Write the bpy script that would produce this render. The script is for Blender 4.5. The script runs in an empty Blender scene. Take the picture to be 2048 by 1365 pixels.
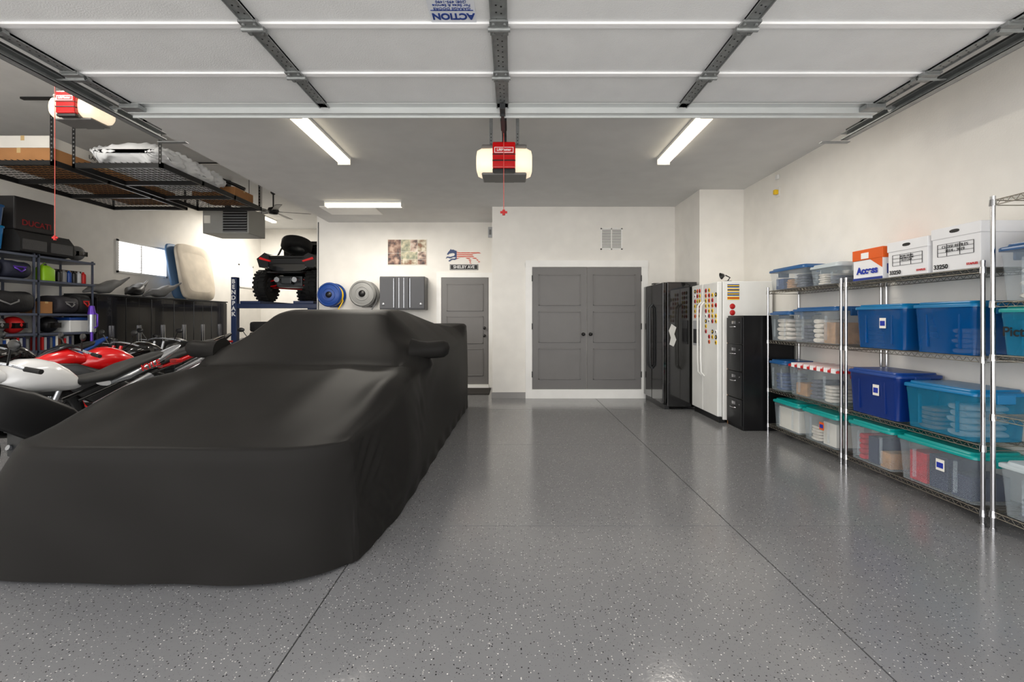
import bpy, bmesh, math, random
from mathutils import Vector, Matrix, Euler
random.seed(7)
SC=bpy.context.scene; COL=SC.collection
pi=math.pi
def lin(c): return tuple((x/255)/12.92 if x/255<=.04045 else ((x/255+.055)/1.055)**2.4 for x in c)+(1,)
MC={}
def M(name,col,rough=.5,metal=0,alpha=1,es=0,bump=0,bs=60,var=0,vs=4,coat=0,sheen=0):
    if name in MC: return MC[name]
    m=bpy.data.materials.new(name); m.use_nodes=True; nt=m.node_tree; b=nt.nodes['Principled BSDF']
    c=lin(col); b.inputs['Base Color'].default_value=c; b.inputs['Roughness'].default_value=rough
    b.inputs['Metallic'].default_value=metal; b.inputs['Alpha'].default_value=alpha
    b.inputs['Coat Weight'].default_value=coat; b.inputs['Sheen Weight'].default_value=sheen
    if es: b.inputs['Emission Color'].default_value=c; b.inputs['Emission Strength'].default_value=es
    tc=nt.nodes.new('ShaderNodeTexCoord')
    n=nt.nodes.new('ShaderNodeTexNoise'); n.inputs['Scale'].default_value=vs; nt.links.new(tc.outputs['Object'],n.inputs['Vector'])
    r=nt.nodes.new('ShaderNodeValToRGB'); v=max(var,.03)
    r.color_ramp.elements[0].position=.3; r.color_ramp.elements[1].position=.7
    r.color_ramp.elements[0].color=tuple(x*(1-v) for x in c[:3])+(1,); r.color_ramp.elements[1].color=tuple(min(1,x*(1+v)) for x in c[:3])+(1,)
    nt.links.new(n.outputs['Fac'],r.inputs['Fac']); nt.links.new(r.outputs['Color'],b.inputs['Base Color'])
    if bump:
        n2=nt.nodes.new('ShaderNodeTexNoise'); n2.inputs['Scale'].default_value=bs; nt.links.new(tc.outputs['Object'],n2.inputs['Vector'])
        bp=nt.nodes.new('ShaderNodeBump'); bp.inputs['Strength'].default_value=bump; bp.inputs['Distance'].default_value=.01
        nt.links.new(n2.outputs['Fac'],bp.inputs['Height']); nt.links.new(bp.outputs['Normal'],b.inputs['Normal'])
    MC[name]=m; return m
class MB:
    def __init__(s): s.v=[];s.f=[];s.m=[];s.s=[];s.T=Matrix.Identity(4)
    def add(s,vs,fs,mi=0,sm=False):
        o=len(s.v); s.v+= [tuple(s.T@Vector(v)) for v in vs]
        for f in fs: s.f.append([o+i for i in f]); s.m.append(mi); s.s.append(sm)
        return s
    def box(s,a,b,mi=0):
        x0,x1=sorted((a[0],b[0]));y0,y1=sorted((a[1],b[1]));z0,z1=sorted((a[2],b[2]))
        return s.add([(x0,y0,z0),(x1,y0,z0),(x1,y1,z0),(x0,y1,z0),(x0,y0,z1),(x1,y0,z1),(x1,y1,z1),(x0,y1,z1)],
          [(0,3,2,1),(4,5,6,7),(0,1,5,4),(1,2,6,5),(2,3,7,6),(3,0,4,7)],mi)
    def loft(s,rings,mi=0,cap=True,sm=True,closed=True):
        n=len(rings[0]); vs=[p for r in rings for p in r]; fs=[]
        for i in range(len(rings)-1):
            for j in range(n if closed else n-1):
                k=(j+1)%n; fs.append((i*n+j,i*n+k,(i+1)*n+k,(i+1)*n+j))
        s.add(vs,fs,mi,sm)
        if cap:
            s.add(rings[0],[tuple(range(n))[::-1]],mi,False); s.add(rings[-1],[tuple(range(n))],mi,False)
        return s
    def cyl(s,p0,p1,r,r2=None,n=14,mi=0,cap=True):
        p0=Vector(p0);p1=Vector(p1);d=(p1-p0).normalized()
        a=d.orthogonal().normalized(); b=d.cross(a)
        if r2 is None: r2=r
        R=[[tuple(p+ (a*math.cos(2*pi*i/n)+b*math.sin(2*pi*i/n))*q) for i in range(n)] for p,q in((p0,r),(p1,r2))]
        return s.loft(R,mi,cap)
    def tube(s,pts,r,n=8,mi=0):
        P=[Vector(p) for p in pts]; R=[]; a=None
        for i,p in enumerate(P):
            d=((P[min(i+1,len(P)-1)]-P[max(i-1,0)])).normalized()
            if a is None: a=d.orthogonal().normalized()
            else: a=(a-d*a.dot(d)).normalized()
            b=d.cross(a); R.append([tuple(p+(a*math.cos(2*pi*k/n)+b*math.sin(2*pi*k/n))*r) for k in range(n)])
        return s.loft(R,mi)
    def lathe(s,prof,o,ax,n=24,mi=0,sm=True):
        o=Vector(o);ax=Vector(ax).normalized();a=ax.orthogonal().normalized();b=ax.cross(a)
        R=[[tuple(o+ax*h+(a*math.cos(2*pi*k/n)+b*math.sin(2*pi*k/n))*max(r,1e-4)) for k in range(n)] for r,h in prof]
        return s.loft(R,mi,False,sm)
    def tor(s,o,ax,R,r,n=28,m=10,mi=0,sq=1):
        return s.lathe([(R+r*math.cos(2*pi*i/m),r*sq*math.sin(2*pi*i/m)) for i in range(m+1)],o,ax,n,mi)
    def ell(s,c,rad,n=16,m=10,mi=0):
        R=[[(c[0]+rad[0]*math.sin(pi*max(min(i/m,.999),.001))*math.cos(2*pi*k/n),c[1]+rad[1]*math.sin(pi*max(min(i/m,.999),.001))*math.sin(2*pi*k/n),c[2]+rad[2]*math.cos(pi*i/m)) for k in range(n)] for i in range(m+1)]
        return s.loft(R,mi,False)
    def prism(s,pts,vec,mi=0):
        v=Vector(vec); q=[tuple(Vector(p)+v) for p in pts]
        return s.loft([list(pts),q],mi,True,False)
    def spine(s,st,n=18,p=2.4,mi=0,cy=0):
        R=[]
        for t in st:
            x,zc,w,h=t[:4]; y0=t[4] if len(t)>4 else cy; r=[]
            for k in range(n):
                a=2*pi*k/n; c=math.cos(a); q=math.sin(a)
                r.append((x,y0+w*math.copysign(abs(c)**(2/p),c),zc+h*math.copysign(abs(q)**(2/p),q)))
            R.append(r)
        return s.loft(R,mi)
    def obj(s,name,mats,parent=None,loc=(0,0,0),rot=(0,0,0),bevel=0,sub=0,seg=2):
        me=bpy.data.meshes.new(name); me.from_pydata(s.v,[],s.f)
        if not isinstance(mats,(list,tuple)): mats=[mats]
        for m in mats: me.materials.append(m)
        me.polygons.foreach_set('material_index',s.m); me.polygons.foreach_set('use_smooth',s.s)
        bm=bmesh.new(); bm.from_mesh(me); bmesh.ops.recalc_face_normals(bm,faces=bm.faces); bm.to_mesh(me); bm.free()
        me.update()
        return mk(name,me,parent,loc,rot,bevel,sub,seg)
def mk(name,me,parent=None,loc=(0,0,0),rot=(0,0,0),bevel=0,sub=0,seg=2):
    o=bpy.data.objects.new(name,me); COL.objects.link(o); o.location=loc; o.rotation_euler=rot
    if parent: o.parent=parent
    if bevel:
        m=o.modifiers.new('b','BEVEL'); m.width=bevel; m.segments=seg; m.limit_method='ANGLE'; m.angle_limit=.7
    if sub:
        m=o.modifiers.new('s','SUBSURF'); m.levels=sub; m.render_levels=sub
    return o
def tag(o,label,cat,group=None):
    o['label']=label; o['category']=cat
    if group: o['group']=group
    return o
def struct(o,label=None):
    o['kind']='structure'
    if label: o['label']=label
    return o
def thing(name,label,cat,loc=(0,0,0),rz=0,group=None,rot=None):
    o=bpy.data.objects.new(name,None); COL.objects.link(o); o.location=loc; o.rotation_euler=rot or (0,0,rz); o.empty_display_size=.1
    return tag(o,label,cat,group)
def dup(o,loc=None,rot=None,label=None):
    c=o.copy(); COL.objects.link(c)
    if loc is not None: c.location=loc
    if rot is not None: c.rotation_euler=rot
    if label: c['label']=label
    def rec(a,b):
        for ch in a.children:
            k=ch.copy(); COL.objects.link(k); k.parent=b; rec(ch,k)
    rec(o,c); return c
FC=(pi/2,0,0); FL=(pi/2,0,-pi/2); FR=(pi/2,0,pi/2); FD=(0,pi,0)
def text(s,size,loc,rot,mat,parent,name='lettering',sx=1,bold=0,ext=.001):
    cu=bpy.data.curves.new('t','FONT'); cu.body=s; cu.size=size; cu.extrude=ext; cu.align_x='CENTER'; cu.align_y='CENTER'; cu.offset=bold
    t=bpy.data.objects.new('t',cu); COL.objects.link(t); bpy.context.view_layer.update()
    me=bpy.data.meshes.new_from_object(t.evaluated_get(bpy.context.evaluated_depsgraph_get()))
    bpy.data.objects.remove(t); bpy.data.curves.remove(cu)
    me.materials.clear(); me.materials.append(mat)
    o=mk(name,me,parent,loc,rot); o.scale=(sx,1,1); return o
def rr(x0,x1,y0,y1,r,z,n=4):
    P=[]
    for cx,cy,a0 in((x1-r,y1-r,0),(x0+r,y1-r,pi/2),(x0+r,y0+r,pi),(x1-r,y0+r,1.5*pi)):
        for i in range(n+1): a=a0+pi/2*i/n; P.append((cx+r*math.cos(a),cy+r*math.sin(a),z))
    return P
# ---------- materials
WALL=M('wall_paint',(240,237,231),.75,bump=.12,bs=90)
CEIL=M('ceiling_paint',(214,214,213),.8,bump=.1,bs=80)
TRIM=M('trim_white',(244,243,240),.4)
BASE=M('baseboard_grey',(150,148,146),.5)
DOORG=M('door_grey',(114,112,111),.45)
DARK=M('black_plastic',(18,18,19),.4); BLK=M('black_gloss',(13,12,12),.12,coat=.6); RUB=M('rubber',(18,18,18),.8,bump=.3)
CHR=M('chrome',(205,205,208),.15,1); GALV=M('galvanized',(150,153,153),.45,.55,var=.12,vs=20); STEEL=M('dark_steel',(70,72,74),.4,.7)
WH=M('white_plastic',(232,232,230),.4); FRW=M('fridge_white',(236,236,233),.25,bump=.05,bs=300)
RED=M('red_paint',(195,12,15),.25,coat=.5); REDM=M('red_flat',(185,22,22),.5); BLUE=M('blue_paint',(20,62,135),.35); ORG=M('orange',(228,95,20),.5)
CARD=M('cardboard',(170,120,74),.8,var=.08); GREY=M('mid_grey',(115,115,115),.5); LG=M('light_grey',(175,177,180),.4)
YEL=M('yellow',(232,190,25),.5); GRN=M('lime',(140,190,30),.4); PUR=M('purple',(100,60,180),.3,.4); BROWN=M('brown',(85,50,30),.6)
SILV=M('silver_paint',(180,183,188),.25,.7); INK=M('ink_black',(22,22,25),.6); INKB=M('ink_blue',(25,50,165),.6); INKR=M('ink_red',(200,25,30),.6); INKW=M('ink_white',(245,245,245),.6)
INKD=M('ink_dark_red',(130,18,22),.6)
WOOD=M('timber',(160,115,70),.6,var=.15,vs=12); NAVY=M('navy',(25,32,72),.6); PAPER=M('paper',(240,236,226),.8)
CLR=M('clear_bin',(200,212,220),.15,alpha=.22); BLC=M('blue_bin',(6,84,152),.15,alpha=.76); TEC=M('teal_bin',(30,130,170),.15,alpha=.58); DBC=M('royal_blue_bin',(10,46,120),.25)
LTEAL=M('teal_lid',(5,148,145),.3); LBLU=M('blue_lid',(28,82,135),.3); LSKY=M('turquoise_lid',(5,112,165),.3); LWH=M('white_lid',(205,215,220),.3,alpha=.75)
def cover_mat():
    m=bpy.data.materials.new('car_cover_black'); m.use_nodes=True; nt=m.node_tree; b=nt.nodes['Principled BSDF']; L=nt.links.new
    tc=nt.nodes.new('ShaderNodeTexCoord'); n=nt.nodes.new('ShaderNodeTexNoise'); n.inputs['Scale'].default_value=2.5; L(tc.outputs['Object'],n.inputs['Vector'])
    r=nt.nodes.new('ShaderNodeValToRGB'); r.color_ramp.elements[0].color=lin((32,31,30)); r.color_ramp.elements[1].color=lin((36,35,34)); L(n.outputs['Fac'],r.inputs['Fac']); L(r.outputs['Color'],b.inputs['Base Color'])
    b.inputs['Roughness'].default_value=.45; b.inputs['Specular IOR Level'].default_value=.035
    n2=nt.nodes.new('ShaderNodeTexNoise'); n2.inputs['Scale'].default_value=600; L(tc.outputs['Object'],n2.inputs['Vector'])
    bp=nt.nodes.new('ShaderNodeBump'); bp.inputs['Strength'].default_value=.1; bp.inputs['Distance'].default_value=.004; L(n2.outputs['Fac'],bp.inputs['Height']); L(bp.outputs['Normal'],b.inputs['Normal'])
    return m
FAB=cover_mat()
LENS=M('tube_lens_glow',(255,242,216),.3,es=3.2); LENSW=M('opener_lens_glow',(255,234,204),.4,es=.6)
def floor_mat():
    m=bpy.data.materials.new('epoxy_flake_floor'); m.use_nodes=True; nt=m.node_tree; b=nt.nodes['Principled BSDF']; L=nt.links.new
    tc=nt.nodes.new('ShaderNodeTexCoord')
    def mix(fac,colA,colB):
        x=nt.nodes.new('ShaderNodeMix'); x.data_type='RGBA'; L(fac,x.inputs[0]); L(colA,x.inputs[6]); x.inputs[7].default_value=colB; return x.outputs[2]
    n=nt.nodes.new('ShaderNodeTexNoise'); n.inputs['Scale'].default_value=1.3; L(tc.outputs['Object'],n.inputs['Vector'])
    r=nt.nodes.new('ShaderNodeValToRGB'); r.color_ramp.elements[0].color=lin((115,115,117)); r.color_ramp.elements[1].color=lin((124,124,125)); L(n.outputs['Fac'],r.inputs['Fac'])
    cur=r.outputs['Color']
    for sc,th,lo,col in((85,.22,.78,lin((195,193,188))),(78,.23,.74,lin((45,44,46))),(130,.22,.70,lin((90,90,94))),(55,.15,.86,lin((228,226,222))),(50,.16,.83,lin((26,26,28)))):
        v=nt.nodes.new('ShaderNodeTexVoronoi'); v.inputs['Scale'].default_value=sc; L(tc.outputs['Object'],v.inputs['Vector'])
        a=nt.nodes.new('ShaderNodeMath'); a.operation='LESS_THAN'; L(v.outputs['Distance'],a.inputs[0]); a.inputs[1].default_value=th
        s=nt.nodes.new('ShaderNodeSeparateColor'); L(v.outputs['Color'],s.inputs[0])
        g=nt.nodes.new('ShaderNodeMath'); g.operation='GREATER_THAN'; L(s.outputs[0],g.inputs[0]); g.inputs[1].default_value=lo
        k=nt.nodes.new('ShaderNodeMath'); k.operation='MULTIPLY'; L(a.outputs[0],k.inputs[0]); L(g.outputs[0],k.inputs[1])
        cur=mix(k.outputs[0],cur,col)
    L(cur,b.inputs['Base Color']); b.inputs['Roughness'].default_value=.15
    n2=nt.nodes.new('ShaderNodeTexNoise'); n2.inputs['Scale'].default_value=55; L(tc.outputs['Object'],n2.inputs['Vector'])
    bp=nt.nodes.new('ShaderNodeBump'); bp.inputs['Strength'].default_value=.12; bp.inputs['Distance'].default_value=.004; L(n2.outputs['Fac'],bp.inputs['Height']); L(bp.outputs['Normal'],b.inputs['Normal'])
    return m
FLOOR=floor_mat()
# ---------- room
XL,XR,YF,YB,YL,YE=-8.0,3.36,-.4,7.6,8.82,14.5; ZC,ZH=3.2,4.2; XS=-3.78; XC=-3.55
mb=MB(); gx=[XL-.1,-5.4,-3.14,-.88,1.39,XR+.1]; gy=[YF,1.01,2.89,4.77,6.65,8.55,10.5,12.5,YE+.1]
for i in range(5):
    for j in range(8): mb.box((gx[i]+.0035,gy[j]+.0035,-.08),(gx[i+1]-.0035,gy[j+1]-.0035,0))
mb.box((XL-.1,YF,-.1),(XR+.1,YE,-.012),1)
struct(mb.obj('floor',[FLOOR,M('joint_dark',(40,40,40),.8)]),'grey epoxy floor with black and white flakes')
struct(MB().box((-14,-12,-.14),(12,YF,-.02)).obj('driveway',M('driveway_concrete',(212,209,203),.9,bump=.3)),'pale concrete driveway')
struct(MB().box((XC,YF,ZC),(XR+.1,YL+.1,ZC+.15)).box((XC,YF,ZC+.14),(XC+.08,YL,ZH+.02)).obj('ceiling',CEIL),'painted grey-white ceiling')
struct(MB().box((XL-.1,YF,ZH),(XC+.1,YE+.1,ZH+.1)).obj('ceiling_high',CEIL),'higher ceiling over the tall bay')
struct(MB().box((XR,YF,0),(XR+.12,YB+.3,ZC)).obj('wall_right',WALL))
struct(MB().box((-.33,YB,0),(2.72,YB+.12,ZC)).box((-.33,YB+.12,0),(-.21,YL,ZC)).obj('wall_closet',WALL))
struct(MB().box((2.72,6.6,0),(XR,YB+.12,ZC)).obj('wall_column',WALL))
struct(MB().box((XS,YL,0),(-.2,YL+.12,ZC)).box((XS,YL,ZC),(XC+.1,YL+.12,ZH)).box((XS,YL+.12,0),(XS+.12,YE,ZH)).obj('wall_back',WALL))
struct(MB().box((XL-.1,YE,0),(XS+.1,YE+.12,ZH)).obj('wall_bay_end',WALL))
W1=(9.2,10.55,2.27,2.95); W2=(13.3,14.05,2.2,2.95)
mb=MB()
mb.box((XL-.12,YF,0),(XL,YE,2.27)).box((XL-.12,YF,2.95),(XL,YE,ZH))
for a,b in((YF,W1[0]),(W1[1],W2[0]),(W2[1],YE)): mb.box((XL-.12,a,2.27),(XL,b,2.95))
struct(mb.obj('wall_left',WALL))
for i,w in enumerate((W1,W2)):
    t=bpy.data.objects.new('window_%d'%(i+1),None); COL.objects.link(t); struct(t,'white framed horizontal window with blinds'); t.location=(XL,w[0],2.27)
    L=w[1]-w[0]; H=.68
    f=MB().box((-.1,0,0),(.02,.04,H)).box((-.1,L-.04,0),(.02,L,H)).box((-.1,0,0),(.02,L,.04)).box((-.1,0,H-.04),(.02,L,H)).box((-.08,L/2-.015,0),(-.04,L/2+.015,H))
    f.obj('window_frame',TRIM,t)
    bl=MB()
    for k in range(12): bl.box((-.03,.05,.05+k*.05),(-.005,L/2-.02,.058+k*.05))
    bl.obj('window_blind',TRIM,t)
struct(MB().box((-.34,YB-.015,0),(.23,YB,.1)).box((2.28,YB-.015,0),(2.72,YB,.1)).obj('baseboard_closet',BASE))
struct(MB().box((XR-.015,YF,0),(XR,6.6,.1)).obj('baseboard_right',BASE))
struct(MB().box((XS,YL-.015,0),(-1.48,YL,.1)).obj('baseboard_back',BASE))
def paneldoor(mb,x0,x1,z0,z1,y,mi=0):
    mb.box((x0,y,z0),(x1,y+.03,z1),mi)
    w=.1; ph=(z1-z0-.1*4-.08)/3; z=z0+.16
    for k in range(3):
        a,b,c,d=x0+w,x1-w,z,z+ph
        fr=.018
        mb.box((a,y-.006,c),(b,y,d),mi)
        mb.box((a,y-.014,c),(a+fr,y,d),mi).box((b-fr,y-.014,c),(b,y,d),mi).box((a,y-.014,c),(b,y,c+fr),mi).box((a,y-.014,d-fr),(b,y,d),mi)
        z+=ph+.1
def knob(parent,x,y,z):
    MB().lathe([(.001,-.065),(.02,-.063),(.028,-.05),(.022,-.035),(.01,-.03),(.01,-.008),(.028,-.006),(.028,0)],(x,y,z),(0,1,0),16).obj('knob',DARK,parent)
t=bpy.data.objects.new('door_1',None); COL.objects.link(t); struct(t,'grey three-panel double closet door with white trim'); t.location=(1.245,YB,0)
MB().box((-1.02,-.025,0),(-.91,0,2.25)).box((.91,-.025,0),(1.02,0,2.25)).box((-1.02,-.03,2.19),(1.02,0,2.3)).box((-.91,-.03,0),(.91,0,.15)).obj('door_frame',TRIM,t)
for sx in(-1,1):
    m=MB(); paneldoor(m,min(sx*.905,sx*.004),max(sx*.905,sx*.004),.155,2.185,-.02); m.obj('door_leaf',DOORG,t,bevel=.003)
    knob(t,sx*.06,-.02,1.07)
    for z in(.35,1.15,1.95): MB().cyl((sx*.908,-.03,z),(sx*.908,-.03,z+.1),.008).obj('hinge',DARK,t)
t=bpy.data.objects.new('door_2',None); COL.objects.link(t); struct(t,'grey panel walk-through door'); t.location=(-.91,YL,0)
MB().box((-.55,-.025,0),(-.46,0,2.18)).box((.46,-.025,0),(.55,0,2.18)).box((-.55,-.028,2.13),(.55,0,2.22)).box((-.46,-.06,0),(.46,0,.06)).obj('door_frame',TRIM,t)
m=MB(); paneldoor(m,-.455,.455,.065,2.125,-.02); m.obj('door_leaf',DOORG,t,bevel=.003)
knob(t,.38,-.02,1.0); MB().lathe([(.001,-.04),(.026,-.038),(.028,-.01),(.028,0)],(.38,-.02,1.15),(0,1,0),16).obj('deadbolt',DARK,t)
tag(MB().box((-1.35,7.95,0),(-.4,8.65,.015)).obj('door_mat',M('mat_fibre',(45,42,40),.95,bump=.6),bevel=.005),'dark doormat in front of grey door','doormat')
t=thing('wall_vent','white louvered return air vent above double doors','vent',(1.66,YB,2.66))
MB().box((-.18,-.015,-.18),(.18,0,-.16)).box((-.18,-.015,.16),(.18,0,.18)).box((-.18,-.015,-.18),(-.16,0,.18)).box((.16,-.015,-.18),(.18,0,.18)).box((-.008,-.015,-.18),(.008,0,.18)).obj('vent_frame',TRIM,t)
m=MB()
for k in range(16): m.box((-.16,-.012,-.155+k*.02),(.16,-.006,-.145+k*.02))
m.box((-.16,-.003,-.16),(.16,-.001,.16),1); m.obj('louvers',[TRIM,M('vent_dark',(120,118,112),.8)],t)
# ---------- camera
cd=bpy.data.cameras.new('Camera'); cam=bpy.data.objects.new('Camera',cd); COL.objects.link(cam); SC.camera=cam
cam.location=(0,0,1.31); cam.rotation_euler=(pi/2,0,0); cd.lens=16.0; cd.sensor_width=36; cd.shift_y=-42.5/2048; cd.clip_start=.05
# ---------- lights
w=bpy.data.worlds.new('World'); SC.world=w; w.use_nodes=True; bg=w.node_tree.nodes['Background']; bg.inputs[0].default_value=(1,.99,.98,1); bg.inputs[1].default_value=3.2
SC.view_settings.view_transform='Standard'; SC.view_settings.look='None'; SC.view_settings.exposure=.2
def lamp(loc,sx,sy,e,col=(1,.94,.84),rot=(0,0,0),par=None):
    l=bpy.data.lights.new('lamp_light','AREA'); l.shape='RECTANGLE'; l.size=sx; l.size_y=sy; l.energy=e; l.color=col
    o=bpy.data.objects.new('lamp_light',l); COL.objects.link(o); o.location=loc; o.rotation_euler=rot
    if par: o.parent=par
    return o
def fixture(loc,along,e,label):
    t=thing('fluorescent_light',label,'light fixture',loc,0,'ceiling tube lights')
    if along: t.rotation_euler=(0,0,pi/2)
    MB().box((-.61,-.07,-.03),(.61,.07,0)).obj('housing',WH,t,bevel=.004)
    MB().spine([(-.6,-.05,.06,.03),(-.595,-.05,.065,.035),(.595,-.05,.065,.035),(.6,-.05,.06,.03)],n=20,p=3).obj('lens',LENS,t)
    MB().box((-.615,-.075,-.09),(-.602,.075,0)).obj('end_cap',WH,t,bevel=.004)
    MB().box((.602,-.075,-.09),(.615,.075,0)).obj('end_cap',WH,t,bevel=.004)
    lamp((0,0,-.1),1.15,.1,e,par=t)
fixture((-1.95,4.68,ZC),True,26,'long white ceiling tube light, lit, beside garage door track')
fixture((1.76,4.68,ZC),True,26,'long white ceiling tube light, lit, over open floor')
fixture((-2.37,7.3,ZC),False,48,'long white ceiling tube light, lit, near back wall')
fixture((-6.9,12.6,ZH),True,85,'tube light on high ceiling of tall bay')
fixture((-5.0,4.0,ZH),True,60,'tube light on high ceiling near opener')
tag(MB().box((-3.2,7.55,ZC-.02),(-2.3,8.1,ZC)).obj('attic_hatch',TRIM,bevel=.005),'white attic access panel in ceiling','hatch')
# ---------- garage door
t=thing('overhead_garage_door','white insulated sectional garage door raised on galvanized tracks','garage door',(-.07,0,2.91))
PAN=M('door_panel_white',(236,237,238),.5,bump=.25,bs=120); PW=M('door_rib_white',(250,250,252),.35)
me=None
for k in range(7):
    y1=3.45-.495*k; y0=y1-.495
    if me is None:
        o=MB().box((-2.8,-.245,0),(2.8,.245,.045)).box((-2.8,-.247,-.012),(2.8,-.229,.01),1).box((-2.8,.229,-.012),(2.8,.247,.01),1).obj('door_section',[PAN,PW],t,(0,(y0+y1)/2,0)); me=o.data
    else: mk('door_section',me,t,(0,(y0+y1)/2,0))
for x,wd in((-1.33,.075),(0,.09),(1.34,.075),(-2.76,.07),(2.76,.07)):
    m=MB()
    for k in range(7):
        y1=3.45-.495*k; y0=y1-.495
        m.box((x-wd/2,y0+.03,-.012),(x+wd/2,y1-.03,0)).box((x-wd/2,y0+.03,-.02),(x-wd/2+.006,y1-.03,-.002)).box((x+wd/2-.006,y0+.03,-.02),(x+wd/2,y1-.03,-.002))
        for q in range(8): m.cyl((x-.012,y0+.06+q*.054,-.0125),(x-.012,y0+.06+q*.054,-.0135),.005,n=8,mi=1); m.cyl((x+.014,y0+.08+q*.052,-.0125),(x+.014,y0+.08+q*.052,-.0135),.005,n=8,mi=1)
    m.obj('stile',[GALV,DARK],t)
hm=None
for x in(-1.33,0,1.34,-2.76,2.76):
    for k in range(1,7):
        y=3.45-.495*k
        if hm is None:
            m=MB().box((-.05,-.06,-.026),(.05,-.01,-.014)).box((-.05,.01,-.026),(.05,.06,-.014)).cyl((-.06,0,-.03),(.06,0,-.03),.013).box((-.05,-.012,-.028),(-.02,.012,-.014)).box((.02,-.012,-.028),(.05,.012,-.014))
            for a in(-.03,.03):
                for b in(-.038,.038): m.cyl((a,b,-.036),(a,b,-.024),.009,n=6)
            o=m.obj('hinge',GALV,t,(x,y,0)); hm=o.data
        else: mk('hinge',hm,t,(x,y,0))
STR=M('strut_zinc',(205,208,208),.4,.3)
MB().box((-2.8,3.40,-.05),(2.8,3.405,0)).box((-2.8,3.40,-.055),(2.8,3.45,-.05)).box((-2.8,3.445,-.07),(2.8,3.452,-.05)).box((-2.8,3.34,-.012),(2.8,3.40,-.007)).obj('strut',STR,t)
for sx in(-1,1):
    MB().box((sx*2.66,3.32,-.05),(sx*2.8,3.40,-.02)).cyl((sx*2.7,3.36,-.04),(sx*2.885,3.36,-.04),.007).cyl((sx*2.86,3.36,-.04),(sx*2.885,3.36,-.04),.022).obj('top_roller_bracket',GALV,t,bevel=.003)
    for k in(1,2,3): MB().box((sx*2.7,3.45-.495*k-.05,-.035),(sx*2.81,3.45-.495*k+.05,-.012)).cyl((sx*2.7,3.45-.495*k,-.04),(sx*2.885,3.45-.495*k,-.04),.007).obj('roller_bracket',GALV,t,bevel=.003)
MB().box((-.02,3.32,-.06),(.02,3.46,-.02)).box((-.012,3.40,-.08),(.012,3.7,-.06)).obj('opener_arm_bracket',STEEL,t)
STB=M('sticker_blue',(30,62,140),.5)
MB().box((-.36,2.24,-.004),(-.12,2.44,0)).obj('sticker',M('sticker_white',(225,228,235),.5),t)
text('ACTION',.066,(-.238,2.39,-.005),FD,STB,t,'sticker_lettering',.88,.0025)
text('GARAGE DOORS\nFor Sales & Service\n(208) 495-1490\n(208) 365-7216',.025,(-.238,2.294,-.005),FD,STB,t,'sticker_lettering')
MB().box((-.35,2.343,-.006),(-.13,2.347,-.004)).obj('sticker_line',STB,t)
for sx,lab in((-1,'galvanized overhead door track beside racks'),(1,'galvanized overhead door track beside white wall')):
    t2=thing('garage_door_track',lab,'door track',(-.07+sx*2.9,0,2.87),0,'horizontal door tracks')
    MB().box((-.028,-.3,-.03),(.028,3.88,-.026)).box((sx*.028,-.3,-.03),(sx*.024,3.88,.028)).box((-.028,-.3,.024),(.028,3.88,.028)).box((-sx*.028,-.3,-.03),(-sx*.024,3.88,-.018)).obj('track_rail',GALV,t2)
    MB().box((sx*.03,-.3,.03),(sx*.034,3.9,.075)).box((sx*.03,-.3,.03),(-sx*.01,3.9,.034)).obj('angle_iron',STEEL,t2)
    m=MB().box((sx*.03,3.7,.03),(sx*.035,3.74,.33)).box((sx*.0,3.7,.322),(sx*.035,3.74,.33))
    m.box((sx*.04,3.86,-.05),(-sx*.2,3.9,-.045)); m.prism([(sx*.03,3.72,.0),(sx*.034,3.72,.0),(sx*.034,3.3,.33),(sx*.03,3.3,.33)],(0,.03,0))
    m.obj('hanger_bracket',GALV,t2)
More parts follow.
